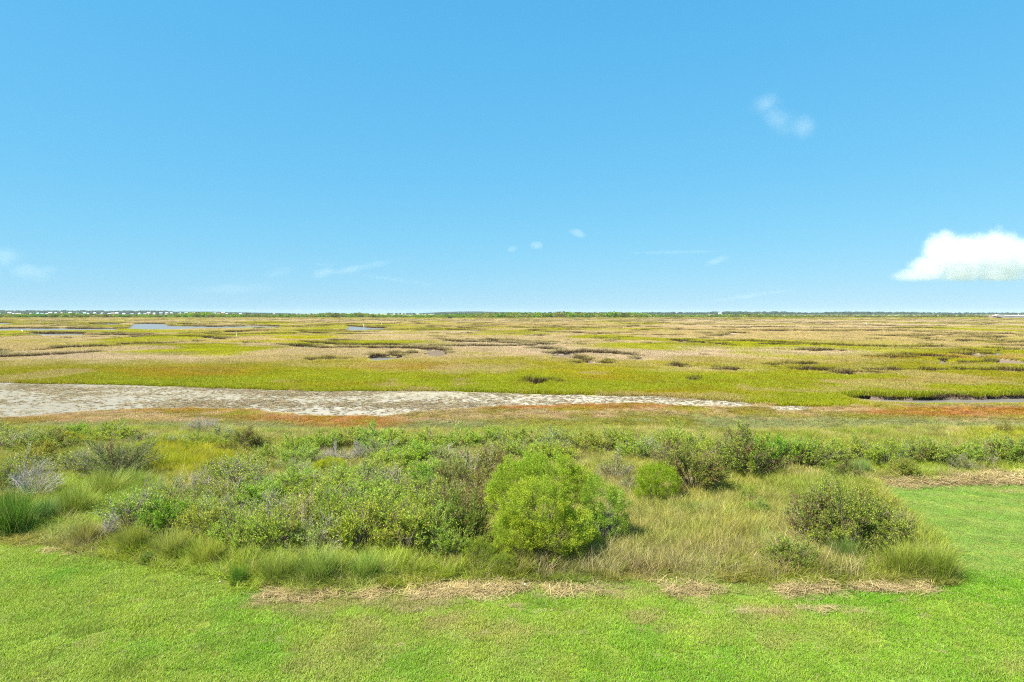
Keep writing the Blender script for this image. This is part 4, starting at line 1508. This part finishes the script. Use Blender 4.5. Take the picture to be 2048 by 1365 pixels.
def build_far_scrub():
    r = np.random.default_rng(17)
    n = 5200
    y = r.uniform(1085, 1420, n)
    px = r.uniform(-500, 2550, n)
    x = (px - 1024) * y / F
    hmax = prof(px, [(-500, 3.5), (0, 3.6), (150, 4.2), (200, 3.4), (330, 3.2), (400, 5.2), (450, 3.6), (560, 3.0), (630, 3.2), (640, 4.6), (735, 4.4), (750, 2.6), (830, 2.4), (900, 3.4),
                     (1000, 4.4), (1100, 4.8), (1200, 5.0), (1280, 5.2), (1310, 3.0), (1420, 2.6), (1500, 3.6), (1580, 2.4), (1700, 2.6), (1780, 2.0), (1900, 2.8), (1990, 2.0), (2550, 2.0)])
    h = hmax * r.uniform(.6, 1.25, n) * (.7 + .9 * fbm(x / 22, y / 40, 201, 3)) * 1.15
    w = h * r.uniform(1.3, 2.2, n) + 1.0
    k = fbm(x / 18, y / 30, 203, 3)
    t = mix3(np.array([.145, .235, .030]), np.array([.20, .215, .06]), sstep(.4, .62, k))
    t = mix3(t, np.array([.17, .15, .075]), sstep(1350, 1750, px) * r.uniform(.2, .9, n))
    scatter('far_scrub', 'green belt of low scrub along the far bank of the marsh', PR_CROWN, 5, np.stack([x, y, np.full(n, -.1)], -1),
            rot_of(n, .05), np.stack([w, w, h / .8], -1), tint_var(t, .18), -1.0)
    # dark broken edge of the far bank
    n = 1500
    y = r.uniform(1040, 1085, n)
    px = np.where(r.uniform(0, 1, n) < .78, r.uniform(850, 1720, n), r.uniform(-200, 160, n))
    x = (px - 1024) * y / F
    ok = fbm(x / 12, y / 12, 207, 3) > .46
    x, y = x[ok], y[ok]
    n = len(x)
    w = r.uniform(2.0, 4.5, n)
    t = mix3(np.array([.10, .07, .04]), np.array([.13, .12, .04]), r.uniform(0, 1, n))
    scatter('far_bank_brush', 'dark brown broken brush along the foot of the far scrub', PR_CROWN, 5, np.stack([x, y, np.zeros(n)], -1),
            rot_of(n, .05), np.stack([w, w, r.uniform(.7, 1.5, n)], -1), tint_var(t, .2), -1.0)
    # woods on the skyline
    n = 2600
    px = r.uniform(-600, 2650, n)
    y = r.uniform(3300, 3900, n)
    x = (px - 1024) * y / F
    top = prof(px, [(-600, 622.5), (0, 622.3), (330, 622.8), (345, 624.4), (560, 627), (600, 627.5), (750, 627.5), (770, 626.6), (860, 626.6), (880, 626), (1000, 625.4), (1280, 625.6), (1330, 625),
                    (1400, 625.4), (1440, 624), (1560, 624.2), (1600, 625.8), (1640, 625.6), (1660, 624.6), (1800, 624.8), (1860, 625.8), (2048, 626), (2650, 625.5)])
    h = 7.5 + (627 - top) * y / F
    sparse = (px > 590) & (px < 870) & (r.uniform(0, 1, n) < .72)
    h = h * r.uniform(.6, 1.16, n)
    ok = ~sparse & (h > 4)
    x, y, h = x[ok], y[ok], h[ok]
    n = len(x)
    w = h * r.uniform(1.1, 2.0, n)
    scatter('far_woods', 'dark blue-green belt of woods along the skyline', PR_CROWN, 5, np.stack([x, y, np.full(n, -.3)], -1),
            rot_of(n, .04), np.stack([w, w, h / .8], -1), tint_var(np.tile(np.array([.055, .10, .055]), (n, 1)), .2), -1.0)
    # two long low wooded rises further off
    n = 1500
    y = r.uniform(6000, 6500, n)
    px = np.where(r.uniform(0, 1, n) < .5, r.uniform(840, 1060, n), r.uniform(250, 580, n))
    x = (px - 1024) * y / F
    top = prof(px, [(250, 624.3), (420, 624.0), (480, 625.2), (580, 627), (840, 627), (880, 625), (920, 623.9), (960, 623.8), (1010, 625), (1060, 626)])
    h = 7.5 + (627 - top) * y / F
    w = np.maximum(h * 2.2, 26)
    scatter('distant_rise', 'long low wooded rises, blue with distance, beyond the marsh', PR_CROWN, 5, np.stack([x, y, np.full(n, -.3)], -1),
            rot_of(n, .03), np.stack([w, w, h / .8 * r.uniform(.9, 1.0, n)], -1), tint_var(np.tile(np.array([.05, .085, .06]), (n, 1)), .1), -1.0)


build_far_scrub()


# ---- single trees on the far bank
def build_far_trees():
    protos = []
    for i in range(3):
        cv, ct, cc = merge([(lambda q, dx, dz, s: (q[0] * s + np.array([dx, 0, dz]), q[1], q[2]))(crown_np(80 + i * 5 + j, 150, .16), dx, dz, s)
                            for j, (dx, dz, s) in enumerate(((0, .22, .85), (-.3, .12, .6), (.32, .14, .6)))])
        cc[:, 0] *= .3
        cr = mesh_np('tree_crown', cv, ct, cc, M_LEAF)
        m = MB()
        m.tube([(0, 0, 0), (.02, 0, .2), (-.02, .02, .42), (0, 0, .7)], [.05, .042, .03, .012], 6)
        m.tube([(0, 0, .22), (.16, .05, .42), (.26, .05, .55)], [.028, .02, .008], 5)
        m.tube([(-.01, 0, .26), (-.16, -.04, .42), (-.25, -.05, .5)], [.026, .018, .008], 5)
        tr = m.mesh('tree_trunk', M_BARK)
        protos.append((cr, tr))
    spots = [(166, 1180, 6.0, 8, 0), (404, 1200, 6.2, 10, 1), (418, 1210, 6.0, 9, 0), (642, 1120, 8.3, 10, 1), (657, 1130, 7.4, 9, 1), (672, 1120, 8.2, 10, 0), (690, 1130, 7.3, 8, 1),
             (704, 1120, 8.4, 11, 1), (720, 1130, 7.2, 9, 1), (733, 1140, 6.6, 8, 1), (900, 1150, 5.8, 7, 0), (1000, 1130, 6.0, 9, 1), (1034, 1140, 6.4, 9, 1), (1086, 1130, 7.6, 4.5, 0),
             (1118, 1120, 6.6, 9, 1), (1140, 1130, 7.2, 11, 1), (1165, 1120, 7.0, 10, 1), (1190, 1140, 7.3, 11, 1), (1212, 1130, 6.8, 10, 1), (1240, 1120, 7.4, 10, 1), (1256, 1125, 8.8, 9, 0),
             (1270, 1130, 9.2, 12, 1), (1284, 1120, 7.6, 9, 1), (1897, 1110, 5.6, 6, 0)]
    for i, (px, d, h, w, g) in enumerate(spots):
        x = (px - 1024) * d / F
        cr, tr = protos[i % 3]
        root = link('bank_tree', None, None, (x, d, 0), i * 1.3, (w / 1.2, w / 1.2, h / .95))
        t = link('trunk', tr, root)
        t.color = (.13, .10, .075, 1)
        c = link('crown', cr, root)
        c.color = ((.08, .14, .03, 1), (.14, .24, .03, 1))[g]
        tag(root, '%s green tree, %s from the left on the far scrub bank' % (('dark', 'bright')[g], ORD[i]), 'tree', 'trees on the far scrub bank')


build_far_trees()

# ---- houses on the far shore
M_WALLS = [plain('wall_white', (.60, .60, .58)), plain('wall_cream', (.50, .46, .37)), plain('wall_pale_blue', (.50, .62, .68)), plain('wall_rose', (.66, .47, .42)), plain('wall_grey', (.42, .43, .44))]
M_ROOFS = [plain('roof_light', (.44, .46, .48)), plain('roof_slate', (.24, .27, .30)), plain('roof_teal', (.30, .50, .55)), plain('roof_brown', (.33, .25, .20))]
M_GLASS = plain('window_glass', (.05, .06, .07), .15)
M_PILE = plain('piling_wood', (.30, .25, .20))
HW = ['white', 'cream', 'pale blue', 'rose', 'grey']
HR = ['light', 'slate', 'teal', 'brown']


def house_meshes(kind):
    """A raised beach house: pilings, deck, body, hipped or gabled roof, a row of windows. About 10 x 9 m, 12 m tall."""
    body, roof, deck, win = MB(), MB(), MB(), MB()
    body.box(-5, 5, -4, 4, 3.2, 9.0 if kind != 2 else 6.4)
    top = 9.0 if kind != 2 else 6.4
    if kind == 0:       # hip
        roof.add([(-5.7, -4.7, top), (5.7, -4.7, top), (5.7, 4.7, top), (-5.7, 4.7, top), (-1.5, 0, top + 3.2), (1.5, 0, top + 3.2)],
                 [(0, 1, 5, 4), (1, 2, 5), (2, 3, 4, 5), (3, 0, 4), (3, 2, 1, 0)])
    else:
        ax = 5.7
        roof.add([(-ax, -4.7, top), (ax, -4.7, top), (ax, 4.7, top), (-ax, 4.7, top), (-ax, 0, top + 3.4), (ax, 0, top + 3.4)],
                 [(0, 1, 5, 4), (2, 3, 4, 5), (1, 2, 5), (3, 0, 4), (3, 2, 1, 0)])
    deck.box(-5.3, 5.3, -6.2, 4.3, 2.85, 3.19)
    deck.box(-5.3, 5.3, -6.2, -6.05, 3.9, 4.05)
    for z in ((4.1, 7.0) if kind != 2 else (4.1,)):
        for xx in (-3.6, -1.2, 1.2, 3.6):
            win.box(xx - .55, xx + .55, -4.06, -3.9, z, z + 1.4)
    return body, roof, deck, win


HOUSE = []
for kind in range(3):
    b, r_, d_, w_ = house_meshes(kind)
    HOUSE.append([[b.mesh('house_wall', m) for m in M_WALLS], [r_.mesh('house_roof', m) for m in M_ROOFS], d_.mesh('house_deck', M_PILE), w_.mesh('house_windows', M_GLASS)])
pile = MB()
pile.tube([(0, 0, -.3), (0, 0, 2.85)], [.22, .2], 6)
PILE_ME = pile.mesh('piling', M_PILE)
one_win = MB()
one_win.box(-.55, .55, -.08, .08, 0, 1.4)
WIN_ME = one_win.mesh('window', M_GLASS)
HX = [20, 27, 33, 39, 62, 69, 76, 84, 94, 101, 112, 124, 131, 141, 155, 169, 177, 190, 205, 219, 226, 234, 248, 264, 279, 290, 298, 309, 322, 334, 343, 361, 373, 388, 398, 407, 415, 429, 437, 446, 454, 467, 482, 548]
HCOL = {27: (0, 0), 33: (0, 0), 76: (2, 2), 84: (2, 2), 131: (1, 0), 141: (0, 0), 248: (0, 0), 279: (0, 0), 298: (3, 0), 343: (0, 0), 361: (0, 1), 407: (1, 3), 69: (2, 2), 234: (0, 0), 429: (0, 1), 451: (1, 0)}
rh = random.Random(3)
for i, px in enumerate(HX):
    d = rh.uniform(1850, 2150)
    wc, rc = HCOL.get(px, (rh.choice([0, 0, 1, 2, 3, 4, 1]), rh.choice([0, 0, 1, 2, 3])))
    kind = rh.choice([0, 1, 1, 2]) if px not in (279, 343, 361) else 0
    s = rh.uniform(.66, .92) * (1.15 if px in (279, 343, 361, 27) else 1)
    H_ = HOUSE[kind]
    root = link('beach_house', None, None, ((px - 1024) * d / F, d, 0), rh.uniform(-.5, .5), (s, s, s))
    link('wall', H_[0][wc], root)
    link('roof', H_[1][rc], root)
    link('deck', H_[2], root)
    for (qx, qy) in ((-4.6, -5.8), (0, -5.8), (4.6, -5.8), (-4.6, 3.6), (0, 3.6), (4.6, 3.6)):
        link('piling', PILE_ME, root, (qx, qy, 0))
    for z in ((4.1, 7.0) if kind != 2 else (4.1,)):
        for xx in (-3.6, -1.2, 1.2, 3.6):
            link('window', WIN_ME, root, (xx, -4.0, z))
    tag(root, 'tiny %s house with %s roof, %s from the left on the far shore' % (HW[wc], HR[rc], ORD[i] if i < len(ORD) else ['forty-first', 'forty-second', 'forty-third', 'forty-fourth', 'forty-fifth'][i - 40]),
        'house', 'houses on the far shore')

# ---- white raised cabin on the skyline, right of centre
x, d = (1440 - 1024) * 2000 / F, 2000.0
root = link('raised_cabin', None, None, (x, d, 0))
m = MB()
m.box(-4.2, 4.2, -2.5, 2.5, 6.2, 9.2)
m.build('wall', M_WALLS[0], root)
m = MB()
m.add([(-4.6, -2.9, 9.2), (4.6, -2.9, 9.2), (4.6, 2.9, 9.2), (-4.6, 2.9, 9.2), (-4.6, 0, 10), (4.6, 0, 10)], [(0, 1, 5, 4), (2, 3, 4, 5), (1, 2, 5), (3, 0, 4), (3, 2, 1, 0)])
m.build('roof', M_ROOFS[0], root)
for qx in (-3.8, 0, 3.8):
    for qy in (-2.2, 2.2):
        m = MB()
        m.tube([(qx, qy, -.2), (qx, qy, 6.2)], [.3, .28], 6)
        m.build('leg', M_WALLS[0], root)
tag(root, 'tiny white raised cabin on legs against the skyline woods', 'cabin')

# ---- dark hut out on the marsh
x, d = G(900, 638.0)
root = link('marsh_blind', None, None, (x, d, 0))
M_DARK = plain('tarred_wood_and_opening_shade', (.018, .016, .016), .8)
m = MB()
m.add([(-3.0, -1.6, 0), (3.0, -1.6, 0), (3.0, 1.6, 0), (-3.0, 1.6, 0), (-2.6, -1.3, 1.7), (2.2, -1.3, 1.7), (2.2, 1.3, 1.7), (-2.6, 1.3, 1.7)],
      [(0, 1, 5, 4), (1, 2, 6, 5), (2, 3, 7, 6), (3, 0, 4, 7), (3, 2, 1, 0)])
m.build('wall', M_DARK, root)
m = MB()
m.add([(-2.9, -1.6, 1.7), (2.6, -1.6, 1.7), (2.6, 1.6, 1.7), (-2.9, 1.6, 1.7), (-.4, -.2, 2.7), (1.6, -.2, 2.7), (1.6, .4, 2.7), (-.4, .4, 2.7)],
      [(0, 1, 5, 4), (1, 2, 6, 5), (2, 3, 7, 6), (3, 0, 4, 7), (4, 5, 6, 7), (3, 2, 1, 0)])
m.build('roof', M_DARK, root)
m = MB()
m.box(3.0, 4.6, -1.2, 1.2, .25, .45)
m.build('step', M_DARK, root)
tag(root, 'small black hump-shaped hut on the marsh, left of centre', 'hut')

# ---- long low grey structure at the right edge
x0, d = G(1985, 637.4)
S_ = d / F
root = link('low_structure', None, None, (x0, d, 0))
M_CONC = plain('weathered_grey', (.30, .29, .28), .8, .3, .25)
M_RUST = plain('brown_block', (.24, .18, .14), .85, .35, .4)
M_PALE = plain('pale_top', (.72, .70, .67), .7, .2, .3)
m = MB()
m.box(0, 8 * S_, 0, 8, 0, 3.6)
m.box(1.0, 6.5 * S_, -.4, 6, 3.6, 4.4)
m.build('end_block', M_RUST, root)
m = MB()
m.box(8.0 * S_ + .01, 9.0 * S_, .5, 9, 0, 4.3)
m.box(9.0 * S_, 21 * S_, .5, 9, 3.3, 4.3)
m.box(21 * S_, 140 * S_, .5, 9, 0, 3.7)
m.build('wall', M_CONC, root)
m = MB()
m.add([(9.0 * S_, .5, 2.9), (21 * S_, .5, 1.5), (21 * S_, .5, 3.3), (9.0 * S_, .5, 3.3), (9.0 * S_, 1.2, 2.9), (21 * S_, 1.2, 1.5), (21 * S_, 1.2, 3.3), (9.0 * S_, 1.2, 3.3)],
      [(0, 1, 2, 3), (5, 4, 7, 6), (4, 5, 1, 0)])
m.build('canopy', M_CONC, root)
m = MB()
m.box(9.0 * S_, 21 * S_, 6.5, 7, 0, 3.2)
m.build('opening_shade_panel', M_DARK, root)  # near-black sheet painting the shade inside the opening
rr = random.Random(9)
px_ = 8.5
while px_ < 138:
    w_ = rr.uniform(2.5, 7)
    m = MB()
    m.box(px_ * S_, (px_ + w_ * .93) * S_, .2, 9.3, 4.31 if px_ < 21 else 3.71, (4.31 if px_ < 21 else 3.71) + rr.uniform(.5, 1.3))
    m.build('roof_panel', M_PALE, root)
    px_ += w_
for qx in (9, 55, 90):
    m = MB()
    m.tube([(qx * S_, 3, 4.2), (qx * S_, 3, 6.6 if qx < 20 else 6.0)], [.45, .4], 8)
    m.build('vent', M_PALE, root)
tag(root, 'long low grey structure with pale uneven top and dark opening at the right edge', 'building')

# ---- white marker posts and white birds out on the marsh
M_WHITE = plain('white_paint', (.82, .80, .74), .6, .1, 8)
M_POSTCAP = plain('post_cap', (.55, .53, .48), .6)
POSTS = [(473.5, 676, 7.5, 'tallest white post in the tan grass right of the big left pool', -.08), (620, 661, 4.5, 'white post right of the far right end of the big left pool', 0), (728, 654.5, 5.8, 'thick white post on the far edge of the middle pool', 0),
         (763, 650, 3.4, 'short white post just beyond the middle pool', 0), (786.5, 648.5, 4.2, 'thin white post farther right of the middle pool', 0), (816, 644, 2.4, 'tiny pale post left of the black hut', 0),
         (348, 680, 4.0, 'thin pale post standing in green grass left of the tallest white post', 0), (129.5, 692, 3.2, 'pale stake at the left in tan grass below the pools', 0), (440, 676, 2.6, 'short pale stake left of the tallest white post', 0)]
for (px, v, h, lab, lean) in POSTS:
    x, d = G(px, v)
    s = d / F
    hh = h * s + .35
    root = link('marker_post', None, None, (x, d, -.15))
    root.rotation_euler = (0, lean, 0)
    r0 = max(.05, .42 * s if h < 5 else .62 * s)
    m = MB()
    m.tube([(0, 0, 0), (0, 0, hh)], [r0, r0 * .95], 10)
    m.build('pole', M_WHITE, root, smooth=False)
    m = MB()
    m.tube([(0, 0, hh), (0, 0, hh + .06), (0, 0, hh + .12)], [r0 * 1.1, r0 * 1.1, r0 * .3], 10)
    m.build('cap', M_POSTCAP, root)
    tag(root, lab, 'post', 'white marker posts in the marsh')


def bird_mesh():
    """A standing white wading bird: egg-shaped body, S-shaped neck, head and bill, two long legs."""
    m = MB()
    m.tube([(-.30, 0, .52), (-.2, 0, .56), (-.05, 0, .62), (.10, 0, .68), (.2, 0, .74), (.22, 0, .86), (.16, 0, .96), (.18, 0, 1.05), (.26, 0, 1.09), (.33, 0, 1.08), (.46, 0, 1.05)],
           [.01, .06, .12, .11, .06, .035, .03, .03, .042, .025, .004], 8)
    m.tube([(.0, .04, .58), (.02, .04, .3), (.0, .04, 0)], [.016, .012, .012], 5)
    m.tube([(.0, -.04, .58), (-.03, -.04, .3), (.03, -.04, 0)], [.016, .012, .012], 5)
    return m.mesh('bird', M_WHITE, True)


BIRD = bird_mesh()
for (px, v, s, rz, lab) in [(81.5, 647.8, 1.1, .4, 'small white wading bird on the grass bank at the far left pool'), (112, 648.4, .9, 2.2, 'second small white bird, right of the one at far left pool'),
                            (398.5, 648.2, 1.0, .2, 'white bird on the far bank of the big left pool'), (44.5, 668.5, 1.0, 2.6, 'white bird standing at the near-left pool edge'),
                            (845, 642.8, 1.1, 0, 'white bird on the marsh left of the black hut'), (912, 648.5, 1.0, 1.2, 'white bird on the marsh right of the black hut'),
                            (1733, 652.2, 1.2, 2.0, 'lone white bird on the tan marsh at right')]:
    x, d = G(px, v)
    o = link('wading_bird', BIRD, None, (x, d, .25), rz, (s * 1.3,) * 3)
    tag(o, lab, 'bird', 'white birds on the marsh')

# ---- litter by the lawn
M_LIT = plain('white_plastic', (.50, .51, .52), .35, .1, 20, .5)
for (px, v, sz, lab) in [(1050, 1174, .045, 'crumpled white scrap on the straw in front of the large bush'), (440, 1168, .026, 'pale blue scrap beside the dark ball-like tussock')]:
    x, y = G(px, v)
    n = 60
    r = np.random.default_rng(int(px))
    import bmesh
    bm = bmesh.new()
    bmesh.ops.create_icosphere(bm, subdivisions=2, radius=1.0)
    for vtx in bm.verts:
        vtx.co *= r.uniform(.65, 1.15)
        vtx.co.z *= .6
    me = bpy.data.meshes.new('scrap')
    bm.to_mesh(me)
    bm.free()
    me.materials.append(M_LIT if px > 600 else plain('pale_blue_plastic', (.30, .42, .45), .5))
    o = link('litter_scrap', me, None, (x, y, sz * .55 + .05), 0, (sz, sz, sz))
    tag(o, lab, 'litter')


# ------------------------------------------------------------------ clouds
def cloud(label, lobes, dist, dens, soft=.35, noise=.9, nscale=.03, base=None, detail=6, depth=1.0, rough=.62, stretch=(1, 1, 1), aniso=.25, albedo=.99):
    """A cloud in the air at a given distance: soft ellipsoids broken up by noise. lobes: (px, py, rx, ry, tilt) in photo pixels."""
    S = dist / F
    xs0, xs1 = min(l[0] - l[2] for l in lobes), max(l[0] + l[2] for l in lobes)
    ys0, ys1 = min(l[1] - max(l[3], abs(math.sin(l[4])) * l[2]) for l in lobes), max(l[1] + max(l[3], abs(math.sin(l[4])) * l[2]) for l in lobes)
    cx, cy_ = (xs0 + xs1) / 2, (ys0 + ys1) / 2
    hw, hh = (xs1 - xs0) / 2 * 1.15, (ys1 - ys0) / 2 * 1.2
    dp = max(l[3] for l in lobes) * 1.2 * depth
    m, nt, N, L, out = new_mat('cloud_vapour')
    tc = N.new('ShaderNodeTexCoord')
    nz = N.new('ShaderNodeTexNoise')
    nz.inputs['Scale'].default_value = nscale
    nz.inputs['Detail'].default_value = detail
    nz.inputs['Roughness'].default_value = rough
    mp = N.new('ShaderNodeMapping')
    mp.inputs['Location'].default_value = (cx * .37, 11.0, cy_ * .21)
    mp.inputs['Scale'].default_value = stretch
    L.new(tc.outputs['Object'], mp.inputs['Vector'])
    L.new(mp.outputs[0], nz.inputs['Vector'])
    last = None
    for (lx, ly, rx, ry, tilt) in lobes:
        v = N.new('ShaderNodeMapping')
        v.vector_type = 'TEXTURE'
        v.inputs['Location'].default_value = (lx - cx, 0, cy_ - ly)
        v.inputs['Rotation'].default_value = (0, -tilt, 0)
        v.inputs['Scale'].default_value = (rx, ry * depth, ry)
        L.new(tc.outputs['Object'], v.inputs['Vector'])
        ln = N.new('ShaderNodeVectorMath')
        ln.operation = 'LENGTH'
        L.new(v.outputs[0], ln.inputs[0])
        iv = N.new('ShaderNodeMath')
        iv.operation = 'SUBTRACT'
        iv.inputs[0].default_value = 1.0
        L.new(ln.outputs['Value'], iv.inputs[1])
        if last is None:
            last = iv.outputs[0]
        else:
            mx = N.new('ShaderNodeMath')
            mx.operation = 'MAXIMUM'
            L.new(last, mx.inputs[0])
            L.new(iv.outputs[0], mx.inputs[1])
            last = mx.outputs[0]
    nn = N.new('ShaderNodeMath')
    nn.operation = 'MULTIPLY_ADD'
    nn.inputs[1].default_value = noise
    nn.inputs[2].default_value = -noise * .55
    L.new(nz.outputs['Fac'], nn.inputs[0])
    ad = N.new('ShaderNodeMath')
    ad.operation = 'ADD'
    L.new(last, ad.inputs[0])
    L.new(nn.outputs[0], ad.inputs[1])
    mr = N.new('ShaderNodeMapRange')
    mr.interpolation_type = 'SMOOTHSTEP'
    mr.inputs['From Min'].default_value = 0.0
    mr.inputs['From Max'].default_value = soft
    mr.inputs['To Max'].default_value = dens
    L.new(ad.outputs[0], mr.inputs['Value'])
    d_out = mr.outputs[0]
    if base is not None:
        sx = N.new('ShaderNodeSeparateXYZ')
        L.new(tc.outputs['Object'], sx.inputs[0])
        bm_ = N.new('ShaderNodeMapRange')
        bm_.interpolation_type = 'SMOOTHSTEP'
        bm_.inputs['From Min'].default_value = cy_ - base - 5
        bm_.inputs['From Max'].default_value = cy_ - base + 7
        L.new(sx.outputs['Z'], bm_.inputs['Value'])
        mu = N.new('ShaderNodeMath')
        mu.operation = 'MULTIPLY'
        L.new(d_out, mu.inputs[0])
        L.new(bm_.outputs[0], mu.inputs[1])
        d_out = mu.outputs[0]
    vol = N.new('ShaderNodeVolumePrincipled')
    vol.inputs['Color'].default_value = (albedo, albedo, albedo * 1.005, 1)
    vol.inputs['Anisotropy'].default_value = aniso
    L.new(d_out, vol.inputs['Density'])
    L.new(vol.outputs[0], out.inputs['Volume'])
    b = MB()
    b.box(-hw, hw, -dp, dp, -hh, hh)
    o = b.build('cloud', m, None, loc=((cx - 1024) * S, dist, CAMH + (HZ - cy_) * S), scale=(S, S, S))
    tag(o, label, 'cloud')
    return o


cloud('large bright white heaped cloud low at the right edge',
      [(1818, 551, 48, 20, .1), (1855, 540, 50, 36, 0), (1893, 512, 58, 62, 0), (1935, 512, 56, 54, 0), (1990, 508, 60, 60, 0), (2036, 514, 58, 54, 0), (1925, 542, 80, 38, 0), (2000, 542, 90, 40, 0), (2085, 515, 60, 54, 0), (2140, 535, 58, 40, 0)],
      9000, .0085, soft=.6, noise=1.15, nscale=.040, base=562, depth=.6, detail=9, rough=.66, albedo=.98)
cloud('faint pair of soft puffs high at right',
      [(1528, 207, 46, 34, .3), (1608, 254, 42, 32, 0), (1556, 238, 62, 34, -.6)], 7000, .0011, soft=1.1, noise=1.4, nscale=.03, detail=8)
cloud('small pale puff, rightmost of the three low tiny ones at centre', [(1156, 467, 24, 10, -.35)], 9000, .0022, soft=.5, noise=1.0, nscale=.06)
cloud('small pale puff, middle of the three low tiny ones at centre', [(1072, 491, 18, 11, 0)], 9000, .0020, soft=.5, noise=1.0, nscale=.06)
cloud('small pale puff, leftmost of the three low tiny ones at centre', [(1025, 498, 14, 9, 0)], 9000, .0018, soft=.5, noise=1.0, nscale=.06)
cloud('thin white streak with a hooked left end, left of centre', [(650, 545, 34, 14, .2), (720, 535, 110, 11, .2), (650, 530, 34, 6, 0), (790, 560, 120, 7, -.14)], 10000, .0014, soft=.9, noise=1.3, nscale=.03, stretch=(1, 1, 2.2))
cloud('small ragged wisp at right of centre above the skyline', [(1434, 522, 36, 10, .3), (1350, 505, 120, 5, .02)], 10000, .0015, soft=.6, noise=.9, nscale=.03, stretch=(1, 1, 1.8))
cloud('long faint slanting streak just above the skyline right of centre', [(1500, 592, 150, 6, .14)], 12000, .0016, soft=.7, noise=.8, nscale=.02, stretch=(1, 1, 2.5))
cloud('soft greyish cloud at the left edge', [(10, 515, 44, 30, 0), (60, 545, 60, 26, -.2), (-40, 540, 60, 34, 0), (100, 540, 28, 14, 0)], 8000, .0006, soft=.9, noise=1.3, nscale=.026, detail=8)
cloud('very faint broad veil above the skyline at left', [(460, 578, 130, 16, .05), (560, 545, 40, 14, .2)], 11000, .00045, soft=.8, noise=.9, nscale=.02, stretch=(1, 1, 2))


# ------------------------------------------------------------------ the air
def build_haze():
    m, nt, N, L, out = new_mat('sea_air')
    v = N.new('ShaderNodeVolumePrincipled')
    v.inputs['Color'].default_value = (.80, .90, 1.0, 1)
    v.inputs['Density'].default_value = HAZE
    v.inputs['Anisotropy'].default_value = 0.0
    L.new(v.outputs[0], out.inputs['Volume'])
    b = MB()
    b.box(-6500, 6500, -120, 6900, -2.0, 34.0)
    o = b.build('haze', m)
    tag(o, 'thin sea air that turns the farthest woods blue', kind='stuff')


if HAZE > 0:
    build_haze()
